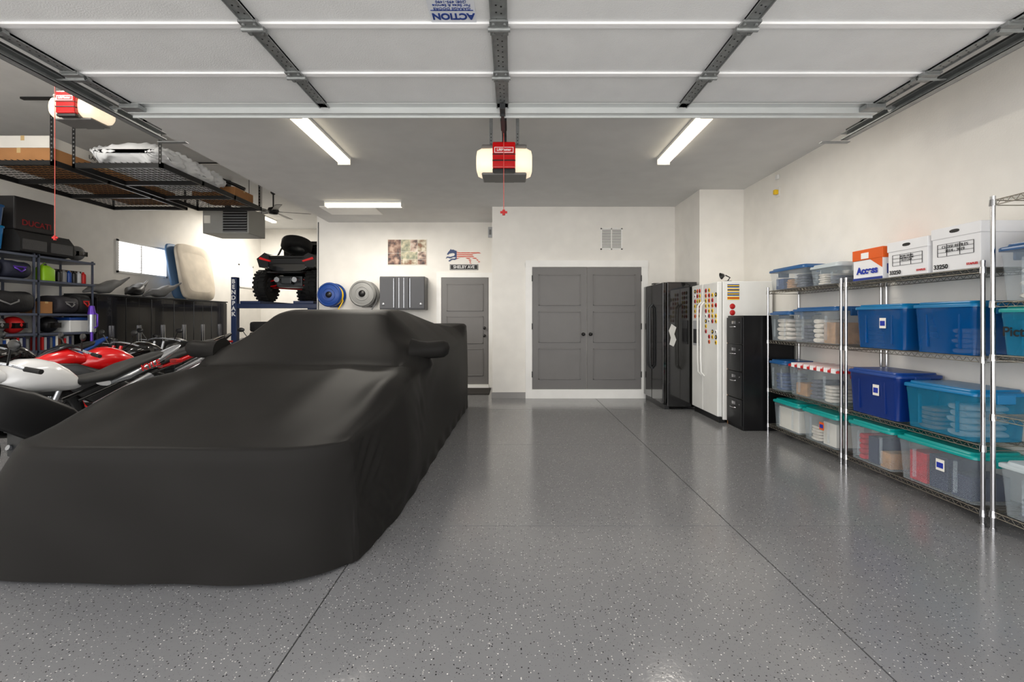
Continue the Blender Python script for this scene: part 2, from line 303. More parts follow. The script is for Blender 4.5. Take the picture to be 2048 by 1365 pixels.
# ---------- openers
def opener(loc,label,cordlen,full=True,co=.3):
    t=thing('garage_door_opener',label,'garage door opener',loc)
    MB().spine([(-.25,0,.08,.07),(-.24,0,.13,.1),(-.2,0,.16,.115),(-.08,0,.17,.118)],n=24,p=3).obj('light_lens',LENSW,t)
    MB().spine([(.08,0,.17,.118),(.2,0,.16,.115),(.24,0,.13,.1),(.25,0,.08,.07)],n=24,p=3).obj('light_lens',LENSW,t)
    MB().box((-.1,-.16,-.125),(.1,.16,.12)).box((-.2,-.12,-.135),(.2,.12,-.11)).box((-.2,-.13,.1),(.2,.13,.135)).obj('housing',M('opener_grey',(110,108,106),.5),t,bevel=.015)
    MB().box((-.1,-.2,-.1),(.1,-.15,.13)).obj('front_panel',RED,t,bevel=.012)
    MB().box((-.1,-.205,-.04),(.1,-.15,-.03)).box((-.1,-.205,.015),(.1,-.15,.022)).obj('front_groove',DARK,t)
    MB().box((-.1,-.19,-.13),(.1,-.15,-.1)).obj('button_panel',DARK,t,bevel=.006)
    MB().box((-.083,-.203,.03),(.083,-.2,.08)).obj('logo_border',INKW,t)
    MB().box((-.078,-.205,.035),(.078,-.203,.075)).obj('logo_plate',INKR,t)
    text('LiftMaster',.032,(0,-.206,.055),FC,INKW,t,'logo_lettering',.95,.0006)
    zt=(ZC if full else ZH)-loc[2]
    for x in(-.12,.12):
        m=MB().box((x-.015,-.01,.13),(x+.015,-.006,zt))
        for k in range(5): m.cyl((x,-.012,.15+k*.03),(x,-.009,.15+k*.03),.005,n=8,mi=1)
        m.obj('hanging_strap',[GALV,DARK],t)
    MB().box((-.14,-.012,zt-.03),(.14,.0,zt)).obj('ceiling_angle',GALV,t)
    MB().box((-.02,-loc[1]+.1,.25),(.02,.1,.275)).box((-.025,-co-.1,.22),(.025,-co+.1,.25)).box((-.02,.0,.13),(.02,.1,.25)).obj('rail',STEEL,t)
    MB().cyl((0,-co,.23),(0,-co,-cordlen),.003,n=6,mi=0).obj('release_cord',M('cord_red',(205,90,80),.7),t)
    MB().box((-.03,-co-.005,-cordlen-.02),(.03,-co+.005,-cordlen)).cyl((0,-co,-cordlen-.035),(0,-co,-cordlen+.01),.012).obj('cord_handle',REDM,t,bevel=.004)
    return t
opener((-.07,4.15,2.73),'grey opener with red front and lit lenses, hanging from ceiling',.5)
opener((-4.62,4.9,3.55),'red-fronted lit opener above the tall bay',1.4,False,.3)
# ---------- covered car
def car():
    K=[(2.20,.03,.72,.004,.02,.80,.87),(2.205,.24,.75,.008,.21,.83,.885),(2.215,.46,.78,.008,.43,.855,.90),(2.228,.628,.81,.008,.60,.88,.91),(2.245,.672,.82,.008,.642,.89,.92),
       (2.40,.70,.84,.008,.665,.92,.94),(2.75,.765,.87,.006,.72,.965,.97),(3.1,.84,.88,.006,.79,.985,.985),(3.4,.895,.87,.008,.835,.985,.99),(3.65,.945,.80,.015,.86,.97,.99),
       (3.76,.98,.74,.022,.88,.96,.99),(4.05,1.20,.62,.03,.92,.955,.99),(4.28,1.365,.54,.026,.95,.955,.99),(4.45,1.41,.52,.022,.96,.955,.99),(5.0,1.42,.51,.02,.97,.955,.99),
       (5.35,1.40,.52,.03,.985,.96,.99),(6.0,1.29,.66,.03,1.02,.97,.99),(6.4,1.235,.82,.02,1.06,.98,1.0),(6.65,1.25,.93,.006,1.12,.99,1.0),(6.82,1.255,.95,.004,1.14,.99,1.0),
       (6.93,1.15,.93,.01,1.0,.97,.99),(6.98,.8,.89,.02,.7,.95,.97),(7.0,.4,.88,.02,.3,.93,.96),(7.01,.03,.8,.004,.02,.86,.93)]
    def cr(p0,p1,p2,p3,t,k=.6):
        c=.5*((2*p1)+(-p0+p2)*t+(2*p0-5*p1+4*p2-p3)*t*t+(-p0+3*p1-3*p2+p3)*t**3); return c*k+(p1+(p2-p1)*t)*(1-k)
    S=[]
    for i in range(len(K)-1):
        a=K[max(i-1,0)];b=K[i];c=K[i+1];d=K[min(i+2,len(K)-1)]
        n=max(5,int((c[0]-b[0])/.03))
        for k in range(n):
            t=k/n; S.append(tuple(cr(a[q],b[q],c[q],d[q],t,0 if i<6 or c[0]-b[0]<.02 else .5) for q in range(7)))
    S.append(K[-1]); rings=[]
    for (y,ht,wt,dz,hb,wb,w0) in S:
        z0=.012
        P=[(w0,z0),(w0*.4+wb*.6+.01,z0+(hb-z0)*.5),(wb,hb),(wt,ht-dz),(wt*.5,ht-dz*.25),(0,ht)]
        pts=[]
        for i in range(5):
            a=P[max(i-1,0)];b=P[i];c=P[i+1];d=P[i+2] if i<4 else (-P[4][0],P[4][1])
            n=16 if i<3 else 9
            for k in range(n):
                t=k/n; pts.append((cr(a[0],b[0],c[0],d[0],t,.5),max(cr(a[1],b[1],c[1],d[1],t,.5),z0)))
        pts.append(P[5]); full=pts+[(-x,z) for x,z in pts[-2::-1]]
        ring=[]
        fade=max(0,min(1,(3.2-y)/.9)); rf=max(0,min(1,(y-6.3)/.6))
        for x,z in full:
            u=abs(x)/w0
            yy=y+.24*fade*u**6-.10*rf*u**4
            s=1 if x>0 else -1
            dx=0;dzz=0
            if abs(x)>.6: dx+=s*.10*math.exp(-((yy-4.0)/.17)**2-((z-1.0)/.12)**2)
            if z<.85 and abs(x)>.6:
                q=math.sin(pi*min(1,z/.85))
                dx+=s*(.035*math.exp(-((yy-3.2)/.38)**2)+.02*math.exp(-((yy-6.0)/.45)**2)-.06*math.exp(-((yy-4.6)/.7)**2)-.015*math.exp(-((yy-2.6)/.1)**2))*q
                dx+=s*.013*math.sin((yy-2.4)*62-(z-.5)*44)*math.exp(-((yy-2.62)/.13)**2-((z-.50)/.13)**2)
                dx+=s*.011*math.sin((yy-2.4)*36+z*34)*math.exp(-((yy-2.72)/.2)**2-((z-.2)/.16)**2)
                dx+=s*.007*math.sin((yy-3)*24+z*30)*math.exp(-((yy-3.7)/.3)**2-((z-.55)/.2)**2)
            if x<-.4:
                dx-=.42*max(0,1-z/.68)*max(0,min(1,(4.3-y)/1.4))*min(1,(abs(x)-.4)/.45)
            if abs(x)<.9 and z<.62 and y<2.3:
                yy+=.010*math.sin(x*13)*max(0,.16-z)*4+.007*math.sin(x*7+z*9)*(1-abs(z-.3)/.35)
                yy+=.014*math.exp(-((x+.05)/.02)**2)*max(0,.1-z)*10
            if z<.1 and y>2.6: dx+=s*.005*math.sin(yy*15)
            dzz+=-.014*math.exp(-((yy-3.72)/.06)**2)*(1 if z>.85 and abs(x)<.8 else 0)
            if 2.35<y<3.8 and abs(x)<.97: dzz+=.016*math.exp(-((abs(x)-.42)/.12)**2)*min(1,(y-2.35)*3)*min(1,(3.8-y)*3) + .045*math.exp(-((abs(x)-.85)/.09)**2)*math.exp(-((y-3.05)/.38)**2)
            ring.append((x+dx,yy-4.66,z+dzz))
        rings.append(ring)
    t=thing('covered_car','low sports coupe under fitted black stretch fabric cover','car',(-1.70,4.66,0),rot=(0,0,math.radians(-1.2)))
    m=MB(); m.loft(rings,0,False,True,False); m.obj('car_cover',FAB,t)
    for sx in(-1,1):
        R=[]
        for i,(x,ry,rz) in enumerate(((.84,.13,.11),(.91,.105,.085),(.98,.09,.074),(1.06,.09,.076),(1.12,.085,.073),(1.155,.06,.05),(1.165,.01,.008))):
            R.append([(sx*x,-.66+.03*i/6+ry*math.cos(a),1.035+.005*i+rz*math.sin(a)) for a in[2*pi*k/24 for k in range(24)]])
        MB().loft(R).obj('mirror_pocket',FAB,t)
    for sx in(-1,1):
        for y in(-1.35,1.35): MB().lathe([(.2,-.12),(.31,-.12),(.335,-.08),(.335,.08),(.31,.12),(.2,.12),(.001,.1)],(sx*.72,y,.336),(sx,0,0),28).obj('wheel',RUB,t)
car()
# ---------- wire shelving right
def wiremesh(L,D):
    m=MB()
    for x in(0,D):
        m.cyl((x,0,.0),(x,L,.0),.0035,n=6); m.cyl((x,0,-.03),(x,L,-.03),.003,n=6)
        n=int(L/.05)
        for k in range(n):
            y=k*L/n; m.cyl((x,y,0),(x,y+L/n/2,-.03),.0018,n=4,cap=False); m.cyl((x,y+L/n/2,-.03),(x,y+L/n,0),.0018,n=4,cap=False)
    for y in(0,L): m.cyl((0,y,0),(D,y,0),.0035,n=6); m.cyl((0,y,-.03),(D,y,-.03),.003,n=6)
    for k in range(1,int(L/.024)): m.cyl((0,k*.024,.003),(D,k*.024,.003),.0016,n=4,cap=False)
    for k in(1,2): m.cyl((D*k/3,0,-.002),(D*k/3,L,-.002),.003,n=6)
    return m
SX0,SD=2.98,.36
shm=None
def wirerack(y0,zs,H,label):
    global shm
    t=thing('wire_shelving_unit',label,'shelving unit',(SX0,y0,0),0,'chrome wire shelving units')
    for x in(0,SD):
        for y in(0,1.18):
            m=MB().cyl((x,y,.01),(x,y,H),.0125,n=12).cyl((x,y,0),(x,y,.02),.017,n=12).cyl((x,y,H-.01),(x,y,H+.006),.0135,n=12)
            for z in zs: m.cyl((x,y,z-.035),(x,y,z+.006),.019,r2=.016,n=12)
            m.obj('post',CHR,t)
    for z in zs:
        if shm is None: o=wiremesh(1.18,SD).obj('wire_shelf',M('wire_chrome',(150,145,135),.3,.9),t,(0,0,z)); shm=o.data
        else: mk('wire_shelf',shm,t,(0,0,z))
ZS=(.10,.51,1.07,1.64)
wirerack(4.12,ZS,1.68,'chrome wire shelves holding clear and blue bins, beside filing cabinet')
wirerack(2.88,ZS,1.68,'chrome wire shelves holding file boxes and blue bins')
wirerack(1.64,(.12,.72,1.09,1.42,2.05),2.07,'taller chrome wire shelves with clear bins')
def bin_(y0,y1,z,h,bm,lm,label,x0=2.965,x1=3.34,cont=(),sticker=None,tap=.93,stripe=False):
    g='lidded storage bins on wire shelves'
    z=z+.007
    t=thing('storage_bin',label,'storage bin',((x0+x1)/2,(y0+y1)/2,z),0,g)
    hx,hy=(x1-x0)/2-.012,(y1-y0)/2-.014; hl=h-.03
    R=[rr(-hx*tap,hx*tap,-hy*tap,hy*tap,.03,0),rr(-hx,hx,-hy,hy,.04,hl-.05),rr(-hx*1.01,hx*1.01,-hy*1.01,hy*1.01,.04,hl-.045),rr(-hx*1.01,hx*1.01,-hy*1.01,hy*1.01,.04,hl)]
    m=MB().loft(R,0,False); m.add(R[0],[tuple(range(len(R[0])))],0)
    m.box((-hx*.97-.006,-hy*.55,.04),(-hx*.97+.01,-hy*.5,hl-.06)).box((-hx*.97-.006,hy*.5,.04),(-hx*.97+.01,hy*.55,hl-.06))
    m.obj('bin_body',bm,t)
    a,b=hx+.012,hy+.014
    m=MB().loft([rr(-a,a,-b,b,.045,hl-.012),rr(-a,a,-b,b,.045,hl+.006),rr(-a*.97,a*.97,-b*.97,b*.97,.04,hl+.012),rr(-a*.88,a*.88,-b*.9,b*.9,.04,hl+.012),rr(-a*.86,a*.86,-b*.88,b*.88,.04,hl+.028)],0)
    if stripe:
        for k in range(7): m.box((-a-.002,-b+.02+k*(2*b-.06)/7,hl-.014),(a*.9,-b+.02+(k+.5)*(2*b-.06)/7,hl+.030),1)
    m.obj('lid',[lm,INKW],t)
    MB().box((-.06,-b-.012,hl-.06),(.06,-b+.006,hl+.004)).obj('handle',lm,t,bevel=.006)
    MB().box((-.06,b-.006,hl-.06),(.06,b+.012,hl+.004)).obj('handle',lm,t,bevel=.006)
    if sticker:
        MB().box((-hx-.006,-hy*.2-.03,hl*.5),(-hx-.002,-hy*.2+.03,hl*.75)).box((-hx-.007,-hy*.2-.024,hl*.56),(-hx-.006,-hy*.2+.024,hl*.68),1).obj('paper_label',[sticker,INKB],t)
    n=len(cont)
    for i,(cm,hf,kind) in enumerate(cont):
        ya=-hy*.82+i*(hy*1.64)/n+.012; yb=-hy*.82+(i+1)*(hy*1.64)/n-.012; W=hx*.78
        cz=.006; ch=hl*hf-.03
        if kind=='b':
            o=MB().box((-W,ya,0),(W*.9,yb,ch)).obj('packed_carton',cm,None,bevel=.004); tag(o,'small carton packed inside a clear bin','box','contents of storage bins')
        else:
            mm=MB(); k2=5
            for q in range(k2):
                zc=ch*(q+.5)/k2; jy=.008*math.sin(i*5+q*3+y0*7); wv=.88+.08*math.sin(q*4+i)
                mm.spine([(-W,zc,(yb-ya)/2*.7*wv,ch/k2*.42,(ya+yb)/2+jy),(-W*.9,zc,(yb-ya)/2*.95*wv,ch/k2*.5,(ya+yb)/2+jy),(0,zc,(yb-ya)/2*.9,ch/k2*.5,(ya+yb)/2),(W*.8,zc,(yb-ya)/2*.92,ch/k2*.5,(ya+yb)/2-jy),(W*.9,zc,(yb-ya)/2*.75,ch/k2*.4,(ya+yb)/2-jy)],n=14,p=2.6)
            o=mm.obj('folded_clothes',cm,None); tag(o,'stack of folded fabric inside a storage bin','clothes','contents of storage bins')
        o.location=(t.location.x,t.location.y,z+cz)
    return t
CW=M('cloth_white',(225,218,208),.9,bump=.8,bs=25,var=.15,vs=14); CB=M('cloth_blue',(45,68,118),.9,bump=.8,bs=25,var=.3,vs=14); CR=M('cloth_red',(190,28,48),.9,bump=.8,bs=25,var=.25,vs=14); CT=M('cloth_tan',(180,138,96),.9,bump=.8,bs=25,var=.25,vs=14); CG=M('cloth_grey',(92,92,105),.9,bump=.8,bs=25,var=.3,vs=14)
bin_(4.62,5.28,1.64,.24,CLR,LBLU,'clear bin with blue lid on top wire shelf',cont=((CG,.8,'c'),(CT,.6,'c'),(CB,.7,'b')))
bin_(4.14,4.56,1.64,.20,CLR,LWH,'low clear bin with frosted lid on top shelf',cont=((CG,.6,'c'),(CW,.8,'c')))
def filebox(y0,y1,h,label,kind):
    t=thing('file_box',label,'file box',(3.16,(y0+y1)/2,1.647),0,'cardboard file boxes on the top shelf'); hy=(y1-y0)/2-.008; hx=.165
    FB=M('file_box_white',(240,240,242),.7)
    MB().box((-hx,-hy,0),(hx,hy,h-.05)).obj('box_body',FB,t,bevel=.003)
    if kind!='a': MB().box((-hx-.006,-hy-.006,h-.075),(hx+.006,hy+.006,h)).obj('box_lid',FB,t,bevel=.004)
    else: MB().box((-hx-.006,-hy-.006,h-.09),(hx+.006,hy+.006,h)).obj('box_lid',ORG,t,bevel=.004)
    x=-hx-.003
    if kind=='a':
        PB=M('print_blue',(40,60,140),.6)
        MB().box((x-.001,-hy,0),(x+.002,hy,.02)).obj('blue_print',PB,t)
        MB().prism([(x+.001,hy,h-.09),(x+.001,-hy*.2,h-.09),(x+.001,-hy,h-.17),(x+.001,-hy,h-.09)],(-.002,0,0)).obj('orange_print',ORG,t)
        MB().box((-hx-.009,-.02,h-.08),(-hx-.006,.06,h-.03)).obj('white_print',INKW,t)
        text('Access',.08,(x-.002,.0,h*.30),FL,INKB,t,'box_lettering',1,.003)
        MB().box((-.13,-hy-.002,.04),(.13,-hy,.12)).obj('print_panel',PB,t)
    else:
        l=MB()
        for q in range(4): l.box((x-.001,-hy*.75,h*.62-q*.028),(x+.002,hy*.75,h*.62-q*.028-.0015))
        for q in(-.75,-.2,.35,.75): l.box((x-.001,hy*q-.001,h*.62-.084),(x+.002,hy*q+.001,h*.62))
        l.obj('printed_form',INK,t)
        MB().spine([(-hx-.0075,h-.035,.035,.012),(-hx-.003,h-.035,.035,.012)],n=16,p=2.5).obj('hand_hole',DARK,t)
        text('33250',.042,(x-.002,hy*.6,.03),FL,INK,t,'box_lettering',1,.001)
        text('STAPLES',.02,(x-.002,-hy*.7,.03),FL,INKR,t,'box_lettering',1,.0006)
        if kind=='c': text('CLOSE REFILES\n2014 - 2019',.028,(x-.002,0,h*.5),FL,INK,t,'handwriting',1,0)
        else: text('WORK ORDERS\nPAID BILLS, JUNK\nPETTY CASH',.016,(x-.002,0,h*.5),FL,INK,t,'handwriting')
filebox(3.67,4.0,.26,'white file box with orange lid and blue print','a')
filebox(3.27,3.63,.27,'white cardboard file box with handwritten form','b')
filebox(2.9,3.25,.30,'taller white cardboard file box with marker handwriting','c')
bin_(4.88,5.27,1.07,.33,CLR,LBLU,'clear bin with blue lid packed with linens',cont=((CW,.9,'c'),))
bin_(4.16,4.84,1.07,.36,CLR,LBLU,'large clear bin with blue lid packed with clothes',cont=((CT,.7,'b'),(CW,.8,'c'),(CG,.6,'c')))
bin_(3.44,3.96,1.07,.36,BLC,LSKY,'translucent blue bin with turquoise lid and paper label',sticker=PAPER,cont=((CB,.8,'c'),(CG,.6,'c')))
bin_(2.91,3.39,1.07,.36,BLC,LSKY,'translucent blue bin with turquoise lid',cont=((CW,.6,'c'),(CB,.8,'c')))
bin_(4.96,5.28,.51,.34,CLR,LBLU,'narrow clear bin with blue lid',cont=((CB,.7,'c'),))
bin_(4.16,4.92,.51,.34,CLR,REDM,'clear bin with red and white striped lid',cont=((CW,.6,'c'),(CG,.7,'c'),(CT,.5,'b')),stripe=True)
bin_(3.50,4.04,.51,.38,DBC,BLUE,'opaque royal blue bin with blue lid',sticker=PAPER)
bin_(2.91,3.47,.51,.34,TEC,LSKY,'large translucent teal bin holding white fabric',cont=((CW,.8,'c'),(CT,.6,'c')))
bin_(4.72,5.2,.10,.32,CLR,LTEAL,'clear bin with teal lid holding papers',cont=((PAPER,.9,'b'),))
bin_(4.16,4.68,.10,.32,CLR,LTEAL,'clear bin with teal lid holding papers and cloth',cont=((PAPER,.85,'b'),(CW,.6,'c')),sticker=ORG)
bin_(3.56,4.04,.10,.34,CLR,LTEAL,'clear bin with teal lid holding gift boxes',cont=((CT,.5,'b'),(NAVY,.8,'b'),(CR,.8,'c')))
bin_(2.91,3.53,.10,.34,CLR,LTEAL,'long clear bin with teal lid holding boxes',cont=((NAVY,.6,'b'),(NAVY,.85,'b'),(CR,.8,'b')),sticker=PAPER)
bin_(2.2,2.80,1.42,.34,CLR,LBLU,'clear bin with blue lid holding white clothes',cont=((CW,.8,'c'),(CW,.7,'c')))
b=bin_(2.2,2.80,1.09,.30,TEC,LTEAL,'teal picture bin with lettering'); text('Pictures',.08,(-.19,.12,.14),FL,INK,b,'bin_lettering',1,.001)
bin_(2.2,2.80,.12,.33,CLR,LWH,'clear bin with frosted lid at shelf base',cont=((CW,.7,'c'),(CG,.5,'c')))
tag(MB().lathe([(.06,0),(.1,.005),(.13,.06),(.14,.12),(.135,.12),(.12,.06),(.05,.01),(.001,.01)],(3.15,2.6,1.768),(0,0,1),28).obj('mixing_bowl',WH),'white plastic bowl upright on clear bin','bowl')
# ---------- fridges
def fridge(loc,W,D,H,mb_,hm,name,label,cat,disp):
    t=thing(name,label,cat,loc)
    MB().box((.07,0,.04),(D,W,H)).obj('body',mb_,t,bevel=.008)
    MB().box((.03,.02,0),(.1,W-.02,.07)).obj('base_grille',DARK,t)
    s=W*.54
    for a,b,nm,hy in((.002,s-.004,'refrigerator_door',s-.05),(s+.004,W-.002,'freezer_door',s+.05)):
        d=MB().box((0,a,.08),(.062,b,H-.005)).obj(nm if cat=='refrigerator' else 'cabinet_door',mb_,t,bevel=.012,seg=3)
        MB().tube([(.0,hy,.55),(-.045,hy,.6),(-.05,hy,.8),(-.05,hy,1.35),(-.045,hy,1.5),(0,hy,1.55)],.013,10).obj('handle',hm,d)
    if disp:
        MB().box((-.008,s+.09,.95),(.01,W-.06,1.3)).box((-.012,s+.11,.98),(-.006,W-.08,1.18),1).obj('dispenser',[LG,DARK],t,bevel=.004)
    else: MB().box((.0,W/2-.05,H),(.1,W/2+.05,H+.02)).obj('hinge_cover',mb_,t,bevel=.004)
    return t
fw=fridge((2.6,5.76,0),.82,.70,1.8,FRW,FRW,'refrigerator','white side-by-side refrigerator covered with colourful magnets','refrigerator',True)
bf=fridge((2.19,6.62,0),.95,.5,1.86,BLK,STEEL,'tall_cabinet','tall glossy black two-door cabinet beside white refrigerator','cabinet',False)
MB().prism([(.10,-.002,.95),(.16,-.002,.92),(.2,-.002,1.02),(.17,-.002,1.1),(.2,-.002,1.2),(.13,-.002,1.25),(.09,-.002,1.15),(.12,-.002,1.05)],(0,.002,0)).obj('sticker',M('sticker_pale',(200,200,195),.5),bf)
mcols=[YEL,RED,ORG,INK,YEL,REDM,INKW,YEL]
mmesh={}
def magnet(x,y,z,ax,cm,r=.028):
    k=(cm.name,ax)
    if k not in mmesh:
        a=(-1,0,0) if ax=='x' else (0,-1,0)
        m=MB().lathe([(.001,.006),(r*.9,.006),(r,.003),(r,0)],(0,0,0),a,16,0)
        m.lathe([(.001,.0068),(r*.5,.0068),(r*.5,.006)],(0,0,0),a,12,1)
        o=m.obj('fridge_magnet',[cm,INK if cm is not INK else YEL]); mmesh[k]=o.data; o.location=(x,y,z)
    else: o=mk('fridge_magnet',mmesh[k],None,(x,y,z))
    tag(o,'small round %s magnet stuck on white refrigerator'%({'yellow':'yellow','red_paint':'red','orange':'orange','ink_black':'black','red_flat':'dark red','ink_white':'white'}[cm.name]),'magnet','refrigerator magnets')
for c in range(4):
    for r_ in range(11):
        if random.random()<.15: continue
        magnet(2.6,5.80+c*.10,1.02+r_*.068,'x',mcols[(c*5+r_*3)%8])
for c in range(3):
    for r_ in range(6): magnet(2.6,6.3+c*.08,1.36+r_*.07,'x',mcols[(c+r_*5)%8])
def platemag(x,z,w,h,c1,c2,lab):
    o=MB().box((-w/2,-.004,-h/2),(w/2,0,h/2)).box((-w/2,-.0055,-h*.15),(w/2,-.004,h*.2),1).obj('flag_magnet',[c1,c2]); o.location=(x,5.76,z); tag(o,lab,'magnet','refrigerator magnets')
for k,(a,b) in enumerate(((BLUE,YEL),(YEL,BLUE),(BLUE,YEL),(YEL,REDM),)): platemag(2.80,1.74-k*.052,.15,.04,a,b,'rectangular blue and yellow magnet on refrigerator side')
for z in(1.48,1.40):
    o=MB().lathe([(.001,.005),(.032,.005),(.036,0)],(0,0,0),(0,-1,0),20).obj('fridge_magnet',REDM); o.location=(2.79,5.76,z); tag(o,'round red badge magnet on refrigerator side','magnet','refrigerator magnets')
t=thing('desk_lamp','small black jointed lamp on top of refrigerator','lamp',(2.82,5.95,1.802))
MB().lathe([(.001,0),(.05,0),(.05,.015),(.001,.02)],(0,0,0),(0,0,1)).obj('base',DARK,t); MB().tube([(0,0,.015),(.03,0,.06),(-.03,0,.09)],.008).obj('arm',DARK,t); MB().lathe([(.045,-.04),(.02,.0),(.001,.01)],(-.05,0,.09),(1,0,.3)).obj('lamp_shade',DARK,t)
t=thing('filing_cabinet','black four-drawer metal filing cabinet beside wire shelves','filing cabinet',(2.7,5.355,0))
FCB=M('file_black',(22,22,24),.3,.3)
MB().box((.02,0,0),(.62,.38,1.36)).obj('body',FCB,t,bevel=.004)
for k in range(4):
    z=.05+k*.325
    d=MB().box((0,.012,z),(.022,.368,z+.31)).obj('drawer',FCB,t,bevel=.004)
    MB().tube([(0,.14,z+.2),(-.025,.15,z+.2),(-.025,.23,z+.2),(0,.24,z+.2)],.006,8).obj('handle',CHR,d)
    MB().box((-.003,.15,z+.235),(.0,.23,z+.27)).obj('label_holder',CHR,d)
    MB().cyl((-.004,.05,z+.25),(0,.05,z+.25),.009).obj('latch',CHR,d)
tag(MB().box((2.72,5.742,0),(3.2,5.752,1.1)).obj('panel_board',WOOD),'thin wooden board slotted beside refrigerator','board')
t=thing('wall_outlet','yellow plug in white wall outlet high up','outlet',(XR,5.74,2.92)); MB().box((-.01,-.04,-.06),(0,.04,.06)).obj('cover_plate',WH,t,bevel=.003); MB().box((-.06,-.02,-.03),(-.01,.02,.03)).obj('plug',YEL,t,bevel=.008)
tag(MB().box((XR-.03,5.71,3.08),(XR,5.77,3.14)).obj('motion_sensor',WH,bevel=.01),'tiny white sensor high on wall','sensor')
# ---------- back wall things
t=thing('photo_poster','collage poster of race photos on white wall','poster',(-2.03,YL,2.62))
def photomat(i,c1,c2,c3,sc):
    m=bpy.data.materials.new('photo_print_%d'%i); m.use_nodes=True; nt=m.node_tree; tc=nt.nodes.new('ShaderNodeTexCoord'); n=nt.nodes.new('ShaderNodeTexNoise'); n.inputs['Scale'].default_value=sc; n.inputs['Detail'].default_value=4
    r=nt.nodes.new('ShaderNodeValToRGB'); r.color_ramp.elements[0].position=.38; r.color_ramp.elements[0].color=lin(c1); r.color_ramp.elements[1].position=.64; r.color_ramp.elements[1].color=lin(c3); e=r.color_ramp.elements.new(.5); e.color=lin(c2)
    nt.links.new(tc.outputs['Object'],n.inputs['Vector']); nt.links.new(n.outputs['Fac'],r.inputs['Fac']); nt.links.new(r.outputs['Color'],nt.nodes['Principled BSDF'].inputs['Base Color']); return m
PM=[photomat(0,(60,45,45),(140,105,90),(200,170,150),9),photomat(1,(130,135,115),(170,168,140),(215,205,175),11),photomat(2,(90,70,65),(190,162,145),(228,218,205),8),photomat(3,(130,90,65),(175,160,135),(225,215,195),10)]
m=MB().box((-.38,-.012,-.25),(.38,0,.25),0)
cells=[(-.37,-.02,-.12,.24),(-.115,.01,.06,.24),(.065,.01,.2,.24),(.205,.01,.37,.24),(-.37,-.24,-.12,-.025),(-.115,-.14,.2,.005),(.205,-.14,.37,.005),(-.115,-.24,.2,-.145),(.205,-.24,.37,-.145)]
for i,(a,b,c,d) in enumerate(cells): m.box((a,-.015,b),(c,-.012,d),1+i%4)
m.obj('print',[PAPER]+PM,t)
t=thing('horse_emblem','galloping horse wall emblem in red, white and blue','wall decoration',(-.95,YL,2.535))
H=[(-.31,.045),(-.285,.085),(-.25,.125),(-.235,.15),(-.225,.13),(-.19,.135),(-.13,.11),(-.06,.085),(.02,.08),(.09,.085),(.15,.075),(.21,.095),(.29,.095),(.35,.06),(.29,.065),(.23,.06),(.185,.035),(.20,.005),(.255,-.025),(.30,-.075),(.335,-.105),(.30,-.11),(.27,-.07),(.22,-.045),(.15,-.02),(.13,-.035),(.16,-.075),(.145,-.12),(.17,-.14),(.13,-.135),(.125,-.08),(.085,-.045),(.03,-.015),(-.05,-.015),(-.10,-.035),(-.16,-.065),(-.21,-.06),(-.26,-.095),(-.285,-.085),(-.22,-.04),(-.16,-.04),(-.13,-.015),(-.19,-.01),(-.25,-.035),(-.30,-.02),(-.33,-.04),(-.31,.0),(-.24,-.005),(-.17,.015),(-.155,.05),(-.19,.07),(-.23,.065),(-.27,.055),(-.29,.03)]
ho=MB().prism([(x,0,z) for x,z in H],(0,-.012,0)).obj('horse',[REDM],t)
hm2=bpy.data.materials.new('flag_stripes'); hm2.use_nodes=True; nt=hm2.node_tree; tc=nt.nodes.new('ShaderNodeTexCoord'); wv=nt.nodes.new('ShaderNodeTexWave'); wv.bands_direction='Z'; wv.inputs['Scale'].default_value=9; wv.inputs['Distortion'].default_value=1.2
r=nt.nodes.new('ShaderNodeValToRGB'); r.color_ramp.interpolation='CONSTANT'; r.color_ramp.elements[0].color=lin((205,70,50)); r.color_ramp.elements[1].position=.55; r.color_ramp.elements[1].color=lin((235,225,215))
nt.links.new(tc.outputs['Object'],wv.inputs['Vector']); nt.links.new(wv.outputs['Fac'],r.inputs['Fac'])
sp=nt.nodes.new('ShaderNodeSeparateXYZ'); nt.links.new(tc.outputs['Object'],sp.inputs[0]); lt=nt.nodes.new('ShaderNodeMath'); lt.operation='LESS_THAN'; nt.links.new(sp.outputs[0],lt.inputs[0]); lt.inputs[1].default_value=-.12
mx=nt.nodes.new('ShaderNodeMix'); mx.data_type='RGBA'; nt.links.new(lt.outputs[0],mx.inputs[0]); nt.links.new(r.outputs[0],mx.inputs[6]); mx.inputs[7].default_value=lin((50,70,115)); nt.links.new(mx.outputs[2],nt.nodes['Principled BSDF'].inputs['Base Color'])
ho.data.materials[0]=hm2
t=thing('street_sign','black street name sign with white border and letters','sign',(-.93,YL,2.33))
MB().box((-.275,-.008,-.055),(.275,0,.055)).obj('sign_plate',INK,t,bevel=.003); MB().box((-.265,-.010,.042),(.265,-.008,.047)).box((-.265,-.010,-.047),(.265,-.008,-.042)).box((-.265,-.010,-.047),(-.26,-.008,.047)).box((.26,-.010,-.047),(.265,-.008,.047)).obj('sign_border',INKW,t)
text('SHELBY AVE',.078,(0,-.011,0),FC,INKW,t,'sign_lettering',.98,.001)
t=thing('wall_cabinet','dark grey two-door wall cabinet with silver handles','cabinet',(-2.05,YL,1.50))
DG=M('cab_dark_grey',(66,66,68),.35,.3)
MB().box((-.42,-.32,0),(.42,0,.62)).obj('body',DG,t,bevel=.005)
